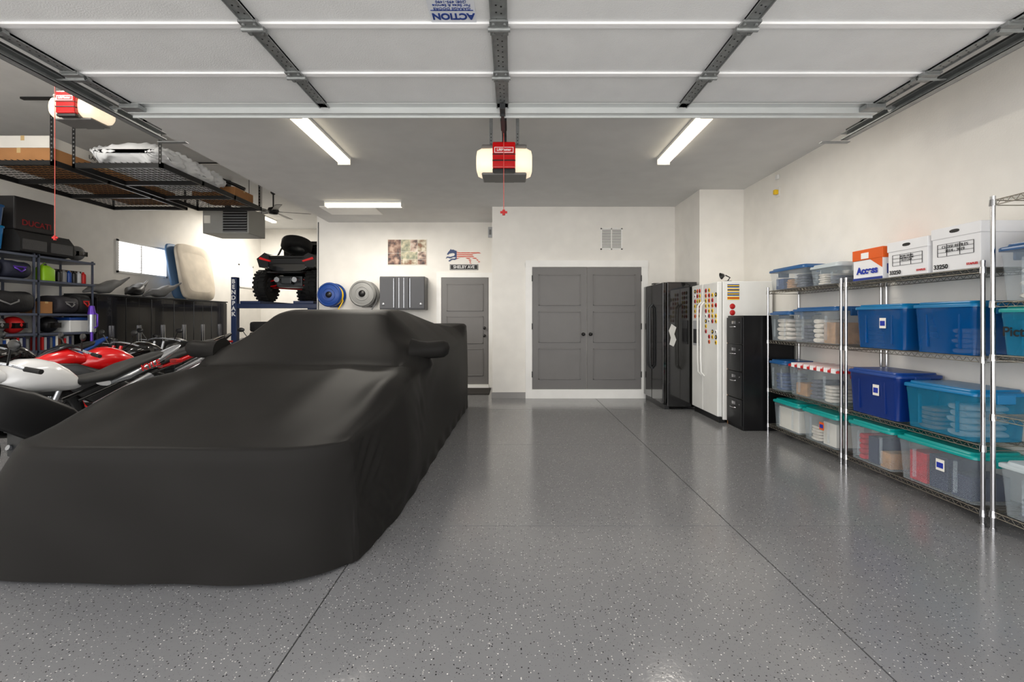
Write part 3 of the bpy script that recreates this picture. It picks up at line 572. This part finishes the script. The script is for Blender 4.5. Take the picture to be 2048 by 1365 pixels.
for sx in(-1,1):
    d=MB().box((min(sx*.415,sx*.13),-.345,.02),(max(sx*.415,sx*.13),-.322,.6)).obj('door',DG,t,bevel=.004); MB().box((sx*.145,-.36,.04),(sx*.155,-.345,.58)).obj('handle',SILV,d)
    MB().lathe([(.001,-.352),(.03,-.352),(.03,-.345)],(sx*.35,0,.1),(0,1,0),16).obj('badge',SILV,t)
MB().box((-.125,-.35,.02),(.125,-.322,.6)).box((-.06,-.356,.03),(-.048,-.35,.59),1).box((.03,-.356,.03),(.042,-.35,.59),1).obj('centre_panel',[DG,SILV],t,bevel=.002)
def reel(x,z,R,case,hose,label):
    t=thing('hose_reel',label,'hose reel',(x,YL,z),0,'wall mounted hose reels')
    MB().box((-.08,-.3,-R*.9),(.08,-.02,-R*.6)).box((-.1,-.03,-R),(.1,0,R*.8)).obj('bracket',STEEL,t,bevel=.005)
    MB().lathe([(.001,-.33),(R*.8,-.33),(R,-.30),(R,-.27),(R*.55,-.26),(R*.55,-.1),(R,-.09),(R,-.05),(R*.8,-.03),(.001,-.03)],(0,0,0),(0,1,0),32).obj('drum',case,t)
    m=MB()
    for k in range(5): m.tor((0,-.245+k*.033,0),(0,1,0),R*.8,.016,n=32,m=8)
    m.obj('hose',hose,t)
    m=MB().lathe([(.001,-.36),(R*.22,-.355),(R*.26,-.33)],(0,0,0),(0,1,0),20).obj('hub',DARK,t)
    MB().tor((0,-.33,0),(0,1,0),R*.88,.01).tor((0,-.33,0),(0,1,0),R*.5,.008).obj('rim_ridge',case,t)
    MB().tube([(R*.8,-.2,0),(R*.95,-.2,-R*.5),(R*.6,-.22,-R*1.2)],.012).obj('hose_end',hose,t)
reel(-3.42,1.78,.23,BLUE,YEL,'blue hose reel with yellow hose on wall'); reel(-2.8,1.8,.25,M('reel_grey',(140,140,138),.5),GREY,'large grey retractable hose reel on wall')
t=thing('wall_switch_box','small grey control box near corner','switch',(-.42,YL,3.0)); MB().box((-.04,-.05,-.1),(.04,0,.1)).obj('box_body',LG,t,bevel=.006); MB().box((-.02,-.055,-.05),(.02,-.05,.05)).obj('switch_plate',GREY,t)
tag(MB().cyl((XS+.03,YL-.008,.0),(XS+.03,YL-.008,ZC),.008,n=8).obj('wall_conduit',STEEL),'thin dark conduit along wall corner','pipe')
# ---------- lift + utv + tyres
t=thing('car_lift','blue four-post vehicle lift with raised runways','vehicle lift',(-5.12,11.8,0))
LB=M('lift_blue',(20,42,85),.35)
for sx in(-1,1):
    for y in(-1.85,1.85):
        MB().box((sx*.93-.06,y-.06,0),(sx*.93+.06,y+.06,2.24)).box((sx*.93-.13,y-.13,0),(sx*.93+.13,y+.13,.015)).obj('post',LB,t,bevel=.01)
    MB().box((sx*.58-.22,-1.9,1.66),(sx*.58+.22,1.9,1.72)).obj('runway',LB,t,bevel=.006)
for y in(-1.85,1.85): MB().box((-.87,y-.05,1.56),(.87,y+.05,1.66)).obj('cross_beam',LB,t,bevel=.008)
for i,ch in enumerate('BENDPAK'): text(ch,.125,(-.93,-1.915,2.14-i*.118),FC,INKW,t,'post_lettering',1,.004)
def wheel(mb,c,R,W,rim=1,ax=(1,0,0)):
    c=Vector(c)
    mb.lathe([(R*.55,-W*.42),(R*.8,-W/2),(R*.95,-W*.45),(R,-W*.3),(R,W*.3),(R*.95,W*.45),(R*.8,W/2),(R*.55,W*.42)],c,ax,30,0)
    mb.lathe([(.001,-W*.2),(R*.3,-W*.25),(R*.5,-W*.3),(R*.56,-W*.42),(R*.56,W*.42),(R*.5,W*.3),(R*.3,W*.25),(.001,W*.2)],c,ax,20,rim)
t=thing('utility_vehicle','black off-road side-by-side with red suspension, parked on lift','off-road vehicle',(-5.14,11.65,1.722))
for sx in(-1,1):
    for y in(-1.05,1.05):
        m=MB(); wheel(m,(0,0,0),.36,.26)
        for k in range(22):
            a=2*pi*k/22; m.T=Matrix.Rotation(a,4,'X'); m.box((-.13,-.025,.345),(-.01,.025,.375)); m.T=Matrix.Rotation(a+.14,4,'X'); m.box((.01,-.025,.345),(.13,.025,.375))
        m.T=Matrix.Identity(4)
        for k in range(5): a=2*pi*k/5; m.box((-.1,math.cos(a)*.1-.02,math.sin(a)*.1-.02),(.1,math.cos(a)*.1+.02,math.sin(a)*.1+.02),1)
        m.obj('wheel',[RUB,STEEL],t,(sx*.575,y,.375))
m=MB()
st=[(-1.25,.82,.42,.12),(-1.2,.84,.55,.2),(-.9,.84,.62,.22),(-.4,.72,.6,.28),(.3,.66,.6,.26),(.9,.78,.56,.2),(1.3,.7,.4,.12)]
R=[[(y*1,x,z) for x,y,z in [(s[0],s[2]*math.copysign(abs(math.cos(a))**.6,math.cos(a)),s[1]+s[3]*math.copysign(abs(math.sin(a))**.6,math.sin(a))) for a in[2*pi*k/20 for k in range(20)]]] for s in st]
m.loft(R); m.obj('body_shell',BLK,t)
for sx in(-1,1): MB().prism([(sx*.62,-1.28,.78),(sx*.68,-1.28,.98),(sx*.5,-1.28,1.12),(sx*.4,-1.28,1.06),(sx*.42,-1.28,.8)],(0,.6,0)).obj('rear_fender',DARK,t,bevel=.02)
MB().box((-.45,-1.24,1.0),(.45,-.6,1.06)).box((-.45,-1.26,.86),(.45,-1.2,1.0)).obj('cargo_bed',DARK,t,bevel=.015)
m=MB()
for sx in(-1,1): m.tube([(sx*.55,-.75,.95),(sx*.5,-.5,1.35),(sx*.48,-.2,1.5),(sx*.48,.35,1.5),(sx*.55,.9,.95)],.024)
for y,z in((-.5,1.36),(-.2,1.5),(.35,1.5)): m.tube([(-.48,y,z),(.48,y,z)],.022)
m.tube([(-.52,-.7,1.0),(0,-.52,1.3),(.52,-.7,1.0)],.018); m.obj('roll_cage',DARK,t)
MB().box((-.5,-.35,1.5),(.5,.45,1.54)).box((-.45,-.52,1.06),(.45,-.48,1.44)).obj('roof_panel',BLK,t,bevel=.02)
m=MB(); wheel(m,(0,-.78,1.36),.34,.24,ax=(0,.35,1)); m.obj('spare_wheel',[RUB,STEEL],t)
for sx in(-1,1):
    MB().prism([(sx*.36,-1.30,.94),(sx*.6,-1.30,1.02),(sx*.62,-1.30,.97),(sx*.38,-1.30,.91)],(0,.04,0)).obj('tail_light',M('tail_light_red',(200,20,20),.3,es=.3),t,bevel=.006)
    MB().tube([(sx*.08,-1.12,.42),(sx*.46,-1.08,.36)],.018).tube([(sx*.1,-1.12,.58),(sx*.46,-1.08,.48)],.018).tube([(sx*.15,-.2,.35),(sx*.46,-.98,.34)],.022).obj('radius_rod',RED,t)
    m=MB().cyl((sx*.38,-1.0,.4),(sx*.36,-.85,1.0),.035)
    for k in range(9): m.tor((sx*(.38-.02*k/9),-1.0+.15*k/9*.9,.45+.5*k/9),(0,.25,1),.05,.009,n=14,m=6)
    m.obj('shock_absorber',DARK,t)
    MB().cyl((sx*.2,-1.33,.5),(sx*.2,-1.1,.52),.06).obj('exhaust_tip',SILV,t)
MB().box((-.3,-1.15,.35),(.3,-.6,.6)).box((-.12,-1.3,.4),(.12,-1.15,.56)).obj('rear_gearbox',STEEL,t,bevel=.02)
MB().tube([(-.4,-1.2,.7),(-.38,-1.36,.66),(.38,-1.36,.66),(.4,-1.2,.7)],.022).obj('rear_bumper',DARK,t)
for k in range(6):
    m=MB(); wheel(m,(0,0,0),.30,.21,ax=(0,0,1)); o=m.obj('spare_tire',[RUB,STEEL]); o.location=(-5.05+.01*(k%2),9.35,.106+k*.212); tag(o,'black tyre in a tall stack under the lift','tire','stacked tires')
# ---------- overhead racks
def rack(x0,x1,y0,y1,label):
    t=thing('overhead_rack',label,'storage rack',(x0,y0,3.39),0,'ceiling-hung storage racks'); W=x1-x0; L=y1-y0
    m=MB()
    for a in(0,W-.03): m.box((a,0,-.07),(a+.03,L,0))
    for k in range(4): y=k*(L-.04)/3; m.box((0,y,-.07),(W,y+.04,-.01))
    m.obj('frame',DARK,t)
    m=MB()
    for k in range(1,int(W/.08)): m.cyl((k*.08,0,.0),(k*.08,L,.0),.004,n=5)
    for k in range(1,int(L/.1)): m.cyl((0,k*.1,-.006),(W,k*.1,-.006),.004,n=5)
    m.obj('wire_deck',DARK,t)
    for x,d0,d1 in((0.0,0,.42),(W-.04,-.38,.04)):
        for y in(0,L-.04):
            m=MB().box((x,y,-.07),(x+.04,y+.004,.805)).box((x,y,-.07),(x+.004,y+.04,.805))
            for k in range(14): m.box((x+.012,y-.001,-.02+k*.055),(x+.028,y+.0,.0+k*.055),1)
            m.obj('hanging_post',[DARK,GREY],t)
            MB().box((x+d0,y-.01,.785),(x+d1,y+.04,.81)).obj('ceiling_bracket',DARK,t)
rack(-5.8,-4.62,6.0,8.4,'black ceiling rack carrying wrapped mattress'); rack(-7.3,-5.95,5.9,8.35,'black ceiling rack carrying long cartons')
def carton(a,b,label,mat=CARD,txt=None,rot=0):
    c=Vector(((a[0]+b[0])/2,(a[1]+b[1])/2,a[2])); h=[(b[i]-a[i])/2 for i in range(2)]; H=b[2]-a[2]
    t=thing('carton',label,'box',c,rot,'cartons')
    MB().box((-h[0],-h[1],0),(h[0],h[1],H)).obj('box_body',mat,t,bevel=.004)
    MB().box((-h[0]-.001,-.025,H-.03),(h[0]+.001,.025,H+.001)).box((-.025,-h[1]-.001,H*.6),(.025,h[1]+.001,H+.001)).obj('packing_tape',M('tape',(200,170,120),.3),t)
    if txt: text(txt,min(.12,H*.5),(h[0]+.002,0,H*.5),FR,INK,t,'box_lettering')
carton((-6.9,5.95,3.396),(-6.0,7.5,3.56),'long brown carton on black ceiling rack')
carton((-6.75,5.95,3.562),(-6.05,7.3,3.72),'flat white carton on brown carton',M('white_card',(225,222,215),.7),'LANCS')
carton((-6.95,7.55,3.396),(-6.1,8.25,3.6),'brown carton at rear of ceiling rack')
carton((-5.45,7.75,3.396),(-4.72,8.3,3.58),'flat brown carton beside wrapped mattress')
m=MB(); Rg=[]
NI,NK=60,72
for i in range(NI):
    u=i/(NI-1); y=6.05+1.55*u; e=min(1,u*8,(1-u)*8)**.5; r=[]
    for k in range(NK):
        a=2*pi*k/NK; c=math.cos(a);s=math.sin(a); wz=.15*e*(1+.12*math.sin(9*u+5*a)); wx=.5*(.8+.2*e)+.02*math.sin(13*u+3*a)
        cr_=.012*math.sin(31*u+4*a)+.008*math.sin(23*a-40*u)+.006*math.sin(51*u+11*a)
        r.append((-5.2+(wx+cr_)*math.copysign(abs(c)**.6,c),y,3.396+max(0,.16+wz*math.copysign(abs(s)**.7,s)+cr_*1.4)))
    Rg.append(r)
m.loft(Rg); tag(m.obj('wrapped_mattress',M('plastic_film',(236,238,240),.3,bump=.5,bs=14)),'folded mattress wrapped in clear white plastic on ceiling rack','mattress')
m=MB().tube([(-5.3,8.05,3.63),(-5.1,8.0,3.78),(-4.9,8.05,3.7),(-4.75,8.1,3.63)],.03).tube([(-5.4,8.0,3.64),(-5.2,8.1,3.72),(-5.0,7.95,3.65)],.035).spine([(-5.4,3.66,.05,.03,8.0),(-5.2,3.68,.1,.05,8.0),(-5.0,3.63,.06,.04,8.0)])
tag(m.obj('exhaust_part',DARK),'dark metal exhaust parts lying on flat carton','metal part')
t=thing('unit_heater','grey louvered unit heater hanging from high ceiling','heater',(-5.6,9.0,3.0))
MB().box((-.45,-.1,0),(.45,.5,.5)).obj('casing',M('heater_grey',(160,160,155),.5,.2),t,bevel=.01)
m=MB()
for k in range(8): m.prism([(-.05,-.1,.05+k*.052),(-.05,-.14,.03+k*.052),(-.05,-.14,.034+k*.052),(-.05,-.1,.058+k*.052)],(.47,0,0))
m.box((-.05,-.105,.03),(.42,-.1,.47),1); m.obj('louvers',[LG,DARK],t)
for x in(-.4,.4):
    for y in(0,.45): MB().cyl((x,y,.5),(x,y,1.2),.006).obj('hanging_rod',STEEL,t)
MB().cyl((-.3,.45,.4),(-.3,.45,1.2),.06).obj('flue_pipe',STEEL,t)
MB().box((-.42,-.11,.2),(-.3,-.1,.35)).obj('rating_plate',PAPER,t)
t=thing('ceiling_fan','black five-blade ceiling fan on short rod','ceiling fan',(-5.35,10.2,3.75))
MB().cyl((0,0,.08),(0,0,.45),.015).lathe([(.05,.45),(.06,.40),(.02,.36)],(0,0,0),(0,0,1)).obj('downrod',DARK,t)
MB().lathe([(.001,-.08),(.09,-.07),(.12,0),(.1,.06),(.02,.09)],(0,0,0),(0,0,1)).obj('motor_housing',DARK,t)
bm_=None
for k in range(5):
    a=2*pi*k/5+.3
    if bm_ is None: o=MB().prism([(.1,-.03,0),(.2,-.06,-.012),(.75,-.07,-.012),(.78,0,0),(.75,.07,.012),(.2,.06,.012),(.1,.03,0)],(0,0,.008)).obj('blade',DARK,t,(0,0,-.02),(0,0,a)); bm_=o.data
    else: mk('blade',bm_,t,(0,0,-.02),(0,0,a))
# ---------- left wall cabinets
CB_=M('garage_cabinet_black',(16,15,15),.15,coat=.4)
cab0=None
for k in range(6):
    y=8.1+k*.62
    if cab0 is None:
        t=thing('storage_cabinet','tall glossy black garage cabinet against wall','cabinet',(-7.98,y,0),0,'row of black garage cabinets'); cab0=t
        MB().box((0,.004,.08),(.56,.616,1.75)).box((.02,.02,0),(.5,.6,.08)).box((0,0,1.75),(.6,.619,1.78),1).obj('body',[CB_,STEEL],t,bevel=.003)
        for a,b,h in((.008,.308,.28),(.312,.612,.34)):
            d=MB().box((.562,a,.1),(.582,b,1.73)).obj('door',CB_,t,bevel=.004); MB().box((.582,h-.008,.6),(.6,h+.008,1.2)).obj('handle',CHR,d)
    else: dup(cab0,(-7.98,y,0))
def board(y0,y1,z0,H,th,mat,label,lean,xb,pw=.45):
    m=MB(); pts=[]; n=44
    for k in range(n):
        a=2*pi*k/n; c=math.cos(a);s=math.sin(a); w_=1+.03*math.sin(3*a+1); pts.append(((y0+y1)/2+(y1-y0)/2*w_*math.copysign(abs(c)**pw,c),H/2+H/2*math.copysign(abs(s)**.35,s)))
    cy=(y0+y1)/2; rings=[]
    for f,sc in((0,.85),(0,.96),(.2,1),(.8,1),(1,.96),(1.05,.7)): rings.append([(xb+th*f-lean*(q/H),cy+(p-cy)*sc,z0+H/2+(q-H/2)*sc) for p,q in pts])
    m.loft(rings); return tag(m.obj('padded_board',mat),label,'board')
board(10.42,11.6,1.782,1.32,.09,M('board_cover_tan',(226,214,196),.8,var=.14,vs=2.5,bump=.4,bs=8),'off-white and tan board cover leaning on wall',.2,-7.60)
board(10.3,10.8,1.782,1.28,.05,M('board_blue',(85,122,165),.5),'thin blue board leaning behind off-white board cover',.2,-7.70)
for i,(y,c,lab) in enumerate(((8.5,GREY,'grey motorcycle fairing panel on black cabinet'),(9.2,DARK,'black plastic motorcycle fender on cabinet'),(9.85,GREY,'grey body panel on cabinet'))):
    m=MB().spine([(-.35,.02,.02,.02),(-.2,.10,.10,.07),(-.08,.09,.14,.09),(.05,.13,.13,.12),(.15,.19,.08,.09),(.25,.22,.05,.05),(.42,.34,.02,.015)],n=14)
    o=m.obj('fairing_panel',c); o.location=(-7.6,y,1.795); o.rotation_euler=(0,0,[1.3,1.8,1.2][i]); tag(o,lab,'motorcycle part')
# ---------- left steel shelving
zs=(.83,1.10,1.41,1.93,2.31)
SHS=M('shelf_steel',(105,112,130),.4,.6)
for y in(6.1,7.08):
    t=thing('steel_shelving_unit','grey steel shelf unit packed with gear','shelving unit',(-7.95,y,0),0,'grey steel shelves')
    for x in(0,.56):
        for yy in(0,.91): MB().box((x,yy,0),(x+.04,yy+.006,2.33)).box((x,yy,0),(x+.006,yy+.04,2.33)).obj('post',SHS,t)
    for z in(.15,)+zs: MB().box((0,0,z-.035),(.6,.95,z)).obj('shelf',SHS,t,bevel=.003)
def tote(c,s,m1,m2,label):
    t=thing('storage_bin',label,'storage bin',c,0,'bins on grey steel shelves'); x,y,h=s[0]/2,s[1]/2,s[2]
    MB().loft([rr(-x*.9,x*.9,-y*.9,y*.9,.03,0),rr(-x*.97,x*.97,-y*.97,y*.97,.03,h-.03)],0).obj('bin_body',m1,t)
    MB().loft([rr(-x,x,-y,y,.03,h-.04),rr(-x,x,-y,y,.03,h-.01),rr(-x*.9,x*.9,-y*.9,y*.9,.03,h)],0).obj('lid',m2,t)
tote((-7.6,6.37,2.337),(.5,.48,.34),M('tote_blue',(30,110,170),.4),LSKY,'blue bin with lid on top shelf'); tote((-7.6,6.37,2.68),(.5,.48,.3),M('tote_navy',(40,75,120),.4),LBLU,'dark blue bin stacked on another bin')
t=thing('speaker_box','long black carpeted speaker box on top shelf','speaker',(-7.55,7.17,2.337)); SPK=M('speaker_black',(28,28,29),.7,bump=.3)
MB().prism([(-.25,-.42,0),(.25,-.42,0),(.25,-.42,.2),(.16,-.42,.32),(-.25,-.42,.32)],(0,.84,0)).obj('enclosure',SPK,t,bevel=.02)
for y in(-.21,.21): MB().box((.25,y-.18,.03),(.258,y+.18,.19)).obj('speaker_grille',M('grille_dark',(45,45,47),.5,bump=1,bs=200),t,bevel=.01)
t=thing('gear_case','dark case with red lettering stacked on speaker box','case',(-7.58,7.05,2.66)); MB().box((-.2,-.3,0),(.2,.3,.5)).obj('case_body',M('case_black',(32,30,31),.5),t,bevel=.02); text('DUCATI',.12,(.203,.02,.12),FR,INKD,t,'case_lettering',1,.002)
def bag(c,s,mat,label,acc=None):
    t=thing('duffel_bag',label,'bag',c); x,y,h=s[0]/2,s[1]/2,s[2]
    m=MB(); m.T=Matrix.Rotation(pi/2,4,'Z'); m.spine([(-y,h*.5,x*.75,h*.38),(-y*.93,h*.5,x*.95,h*.48),(-y*.5,h*.49,x,h*.49),(0,h*.5,x,h*.5),(y*.5,h*.47,x,h*.47),(y*.93,h*.5,x*.95,h*.48),(y,h*.5,x*.75,h*.38)],n=20,p=2.8); m.obj('bag_body',mat,t)
    MB().tube([(x*.9,-y*.4,h*.6),(x*1.08,-y*.3,h*.5),(x*1.1,0,h*.35),(x*1.08,y*.3,h*.5),(x*.9,y*.4,h*.6)],.012).obj('handle',acc or GREY,t)
    if acc: MB().box((x*.96,-y*.5,h*.6),(x*1.02,y*.5,h*.66)).obj('trim_stripe',acc,t)
bag((-7.55,6.6,1.412),(.5,.78,.34),M('bag_black2',(24,24,26),.7,bump=.4,bs=30),'large black duffel bag on shelf')
bag((-7.55,7.55,1.412),(.45,.33,.3),M('bag_dark',(40,38,44),.7,bump=.4,bs=30),'small dark bag on shelf',GREY)
bag((-7.55,7.86,1.412),(.4,.22,.34),M('bag_black2',(24,24,26),.7),'small upright black gear bag on shelf',REDM)
bag((-7.55,6.79,1.932),(.42,.36,.27),M('bag_navy',(28,32,50),.7,bump=.4,bs=30),'dark bag with purple trim on shelf',PUR)
bag((-7.55,6.37,1.932),(.42,.36,.26),M('bag_grey2',(40,42,40),.7,bump=.4,bs=30),'grey bag with lime trim on shelf',GRN)
t=thing('fuel_jug','lime green plastic jug with handle on shelf','jug',(-7.45,7.25,1.932)); MB().loft([rr(-.09,.09,-.1,.1,.03,0),rr(-.09,.09,-.1,.1,.03,.18),rr(-.04,.04,-.05,.05,.02,.24)],0).obj('jug_body',GRN,t); MB().cyl((0,0,.24),(0,0,.27),.025).obj('cap',DARK,t); MB().tube([(0,-.05,.23),(0,.0,.28),(0,.07,.21)],.012).obj('handle',GRN,t)
for i in range(6):
    c=[DARK,GREY,BLUE,DARK,LG,REDM][i]
    o=MB().lathe([(.001,0),(.035,0),(.037,.01),(.037,.15),(.03,.17),(.015,.18),(.015,.2),(.001,.2)],(0,0,0),(0,0,1),16).obj('spray_can',c); o.location=(-7.42,7.45+i*.085,1.932); tag(o,'%s spray can on steel shelf'%['black','grey','blue','black','pale grey','red'][i],'can','cans on the steel shelf')
carton((-7.75,7.16,1.412),(-7.42,7.35,1.6),'small brown carton on steel shelf')
carton((-7.85,7.5,1.932),(-7.52,7.95,2.15),'dark parts carton behind cans on shelf',M('dark_card',(60,52,48),.8))
t=thing('cooler_box','white lidded box on shelf','box',(-7.6,7.79,1.102)); MB().box((-.2,-.17,0),(.2,.17,.2)).obj('box_body',WH,t,bevel=.01); MB().box((-.21,-.18,.2),(.21,.18,.25)).obj('lid',BLUE,t,bevel=.01)
bk=[NAVY,PAPER,REDM,GREY,BROWN,LG,BLUE,DARK]; bkn=['navy','cream','red','grey','brown','pale grey','blue','black']
for i in range(34):
    y=6.18+i*.045
    if 6.96<y<7.15: continue
    hh=.17+.05*random.random(); o=MB().box((-.09,0,0),(.09,.034,hh)).box((-.085,.004,.004),(.088,.03,hh+.0005),1).obj('book',[bk[(i*3)%8],PAPER]); o.location=(-7.5,y,.832); tag(o,'upright %s-covered book in row on shelf'%bkn[(i*3)%8],'book','books on the steel shelf')
for i in range(4):
    o=MB().ell((0,0,.13),(.14,.12,.13),18,12).box((.06,-.09,.08),(.135,.09,.16),1).obj('helmet',[[DARK,GREY,REDM,DARK][i],BLK]); o.location=(-7.55,[6.3,6.62,6.88,7.4][i],1.102); tag(o,'%s motorcycle helmet on steel shelf'%['black','grey','red','black'][i],'helmet','helmets on the steel shelf')
for i,(yy,c,n_) in enumerate(((7.7,DARK,'black'),(7.93,GREY,'grey'))):
    o=MB().ell((0,0,.13),(.14,.105,.13),18,12).box((.06,-.08,.08),(.135,.08,.16),1).obj('helmet',[c,BLK]); o.location=(-7.6,yy,2.337); tag(o,'%s motorcycle helmet on top steel shelf'%n_,'helmet','helmets on the steel shelf')
t=thing('stick_vacuum','purple and silver stick vacuum propped beside shelf','vacuum cleaner',(-7.25,7.85,0))
MB().cyl((0,0,.1),(0,0,1.1),.022).box((-.05,-.13,0),(.06,.13,.08)).obj('wand',PUR,t); MB().cyl((0,0,1.1),(0,0,1.4),.055).obj('dust_bin',SILV,t); MB().cyl((0,0,1.4),(0,0,1.55),.06,.035).tube([(0,0,1.45),(.1,0,1.4),(.1,0,1.2),(.02,0,1.15)],.014).obj('motor_unit',PUR,t)
# ---------- motorcycles
def moto(loc,rz,body,acc,label,sporty=True,plate=None,tank=None,side=None,tailm=None):
    t=thing('motorcycle',label,'motorcycle',loc,rz,'parked motorcycles')
    tank=tank or body; side=side or body; tailm=tailm or body
    for x in(-.7,.7):
        m=MB(); W=.17 if x<0 else .12
        m.lathe([(.22,-W*.35),(.27,-W/2),(.30,-W*.3),(.312,0),(.30,W*.3),(.27,W/2),(.22,W*.35)],(0,0,0),(0,1,0),32,0)
        m.lathe([(.225,-W*.36),(.20,-W*.3),(.195,0),(.20,W*.3),(.225,W*.36)],(0,0,0),(0,1,0),32,1).cyl((0,-.07,0),(0,.07,0),.035,mi=1)
        for k in range(5): a=2*pi*k/5; m.cyl((0,0,0),(math.cos(a)*.2,0,math.sin(a)*.2),.016,n=8,mi=1)
        m.lathe([(.07,-.075),(.13,-.075),(.13,-.07),(.07,-.07),(.07,-.075)],(0,0,0),(0,1,0),24,2); m.obj('wheel',[RUB,acc,SILV],t,(x,0,.312))
    MB().tube([(.62,.06,.8),(.3,.12,.62),(0,.13,.5),(-.1,.12,.35)],.022).tube([(.62,-.06,.8),(.3,-.12,.62),(0,-.13,.5),(-.1,-.12,.35)],.022).tube([(-.05,.1,.62),(-.5,.08,.78),(-.8,.05,.9)],.014).tube([(-.05,-.1,.62),(-.5,-.08,.78),(-.8,-.05,.9)],.014).obj('frame',DARK,t)
    MB().box((-.12,.09,.3),(-.7,.12,.36)).box((-.12,-.09,.3),(-.7,-.12,.36)).box((-.2,-.1,.3),(-.1,.1,.4)).obj('swingarm',SILV,t,bevel=.01)
    m=MB().box((-.12,-.15,.22),(.28,.15,.45)).box((.08,-.11,.42),(.32,.11,.64)).cyl((0,-.19,.34),(0,.19,.34),.1).cyl((.16,-.17,.3),(.16,.17,.3),.07)
    for k in range(6): m.box((.06,-.13,.45+k*.03),(.34,.13,.46+k*.03))
    m.obj('engine',STEEL,t,bevel=.012)
    MB().spine([(.5,.78,.06,.05),(.46,.80,.1,.08),(.4,.83,.14,.115),(.28,.86,.17,.14),(.18,.86,.172,.138),(.08,.84,.155,.125),(0,.81,.12,.10),(-.06,.78,.09,.07),(-.1,.76,.06,.04)],n=24,p=2.3).obj('fuel_tank',tank,t)
    MB().spine([(0,.79,.07,.03),(-.1,.78,.12,.04),(-.3,.80,.14,.045),(-.45,.86,.13,.05),(-.75,.95,.09,.04),(-.8,.97,.05,.02)],n=16,p=2.6).obj('seat',M('seat_black',(28,28,28),.6),t)
    MB().spine([(-.3,.74,.10,.03),(-.45,.79,.13,.05),(-.7,.89,.1,.05),(-.95,1.01,.05,.03),(-1.0,1.04,.02,.01)],n=16,p=2.3).obj('tail_cowl',tailm,t)
    for s in(-1,1): MB().cyl((.7,s*.09,.312),(.6,s*.09,.6),.026).cyl((.6,s*.09,.6),(.5,s*.09,.95),.02,mi=1).obj('fork_leg',[SILV,acc],t)
    MB().spine([(.42,.56,.05,.015),(.55,.64,.065,.02),(.72,.66,.06,.02),(.88,.60,.05,.015),(.98,.5,.04,.01)],n=14).obj('front_fender',body,t)
    MB().tube([(.4,.36,.94),(.46,.25,.98),(.5,.08,1.0),(.5,-.08,1.0),(.46,-.25,.98),(.4,-.36,.94)],.012).obj('handlebar',SILV,t)
    for s in(-1,1):
        MB().cyl((.41,s*.34,.945),(.38,s*.46,.925),.019).obj('grip',RUB,t)
        MB().tube([(.46,s*.3,.97),(.5,s*.38,.98),(.47,s*.45,.96)],.006).obj('lever',SILV,t)
        MB().tube([(.48,s*.28,.98),(.5,s*.36,1.1)],.007).ell((.5,s*.4,1.13),(.02,.07,.04)).obj('mirror',DARK,t)
    if sporty:
        MB().spine([(.42,.88,.14,.06),(.55,.9,.17,.11),(.7,.86,.15,.12),(.84,.78,.09,.07),(.9,.75,.03,.02)],n=18).obj('front_fairing',body,t)
        for s in(-1,1): MB().spine([(-.1,.38,.01,.03,s*.2),(.05,.45,.02,.14,s*.22),(.3,.56,.025,.20,s*.22),(.5,.68,.025,.17,s*.2),(.66,.78,.015,.08,s*.14)],n=14).obj('side_fairing',side,t)
        MB().spine([(.46,1.02,.12,.01),(.55,1.03,.13,.03),(.7,.96,.1,.03),(.76,.92,.04,.01)],n=14).obj('windscreen',M('dark_screen',(25,28,32),.08,alpha=.85),t)
        for s in(-1,1): MB().ell((.82,s*.06,.8),(.04,.035,.025)).obj('headlight',WH,t)
    else:
        MB().lathe([(.001,.06),(.08,.055),(.09,0),(.05,-.08),(.001,-.1)],(.66,0,.84),(1,0,-.1),20).obj('headlight',CHR,t); MB().lathe([(.001,.03),(.05,.03),(.05,0)],(.56,0,1.03),(-.5,0,1)).obj('gauge',DARK,t)
    MB().cyl((-.35,-.17,.5),(-.82,-.15,.72),.05,.055).tube([(.3,-.1,.3),(.1,-.12,.22),(-.2,-.16,.36),(-.35,-.17,.5)],.022).obj('exhaust',SILV,t)
    MB().box((-1.0,-.05,.86),(-.93,.05,.9)).obj('tail_light',REDM,t,bevel=.01)
    MB().tube([(-.1,.16,.25),(-.05,.25,.01)],.01).obj('kickstand',DARK,t)
    for s in(-1,1): MB().tube([(-.15,s*.15,.36),(-.18,s*.26,.34)],.012).obj('footpeg',SILV,t)
    if plate:
        for s,rz_ in((1,pi),(-1,0)): text(plate,.08,(-.62,s*.132,.87),(pi/2,-.28 if s>0 else .28,rz_),INKR,t,'tail_lettering',1,.002)
    return t
def hd(dx,dy): return math.atan2(dy,dx)
WB=M('moto_white',(222,222,222),.2,coat=.5)
moto((-3.80,3.85,0),hd(-.3,-1),WB,SILV,'white and black sport motorcycle parked beside covered car',plate='KYLE',side=DARK,tailm=SILV)
moto((-4.5,5.35,0),hd(-.55,-.83),RED,DARK,'red sport motorcycle with black windscreen',side=DARK)
moto((-5.25,6.75,0),hd(-.4,-.9),BLK,RED,'black naked motorcycle with chrome headlight',False)
moto((-5.8,8.1,0),hd(-.2,-1),DARK,SILV,'dark naked motorcycle near black cabinets',False)
moto((-4.4,8.6,0),hd(-.1,-1),RED,ORG,'red and white motorcycle near wall end',False,tank=WB)
moto((-6.45,6.05,0),hd(-.2,-1),BLUE,SILV,'black and blue naked motorcycle in front of steel shelves',False,tank=BLK)
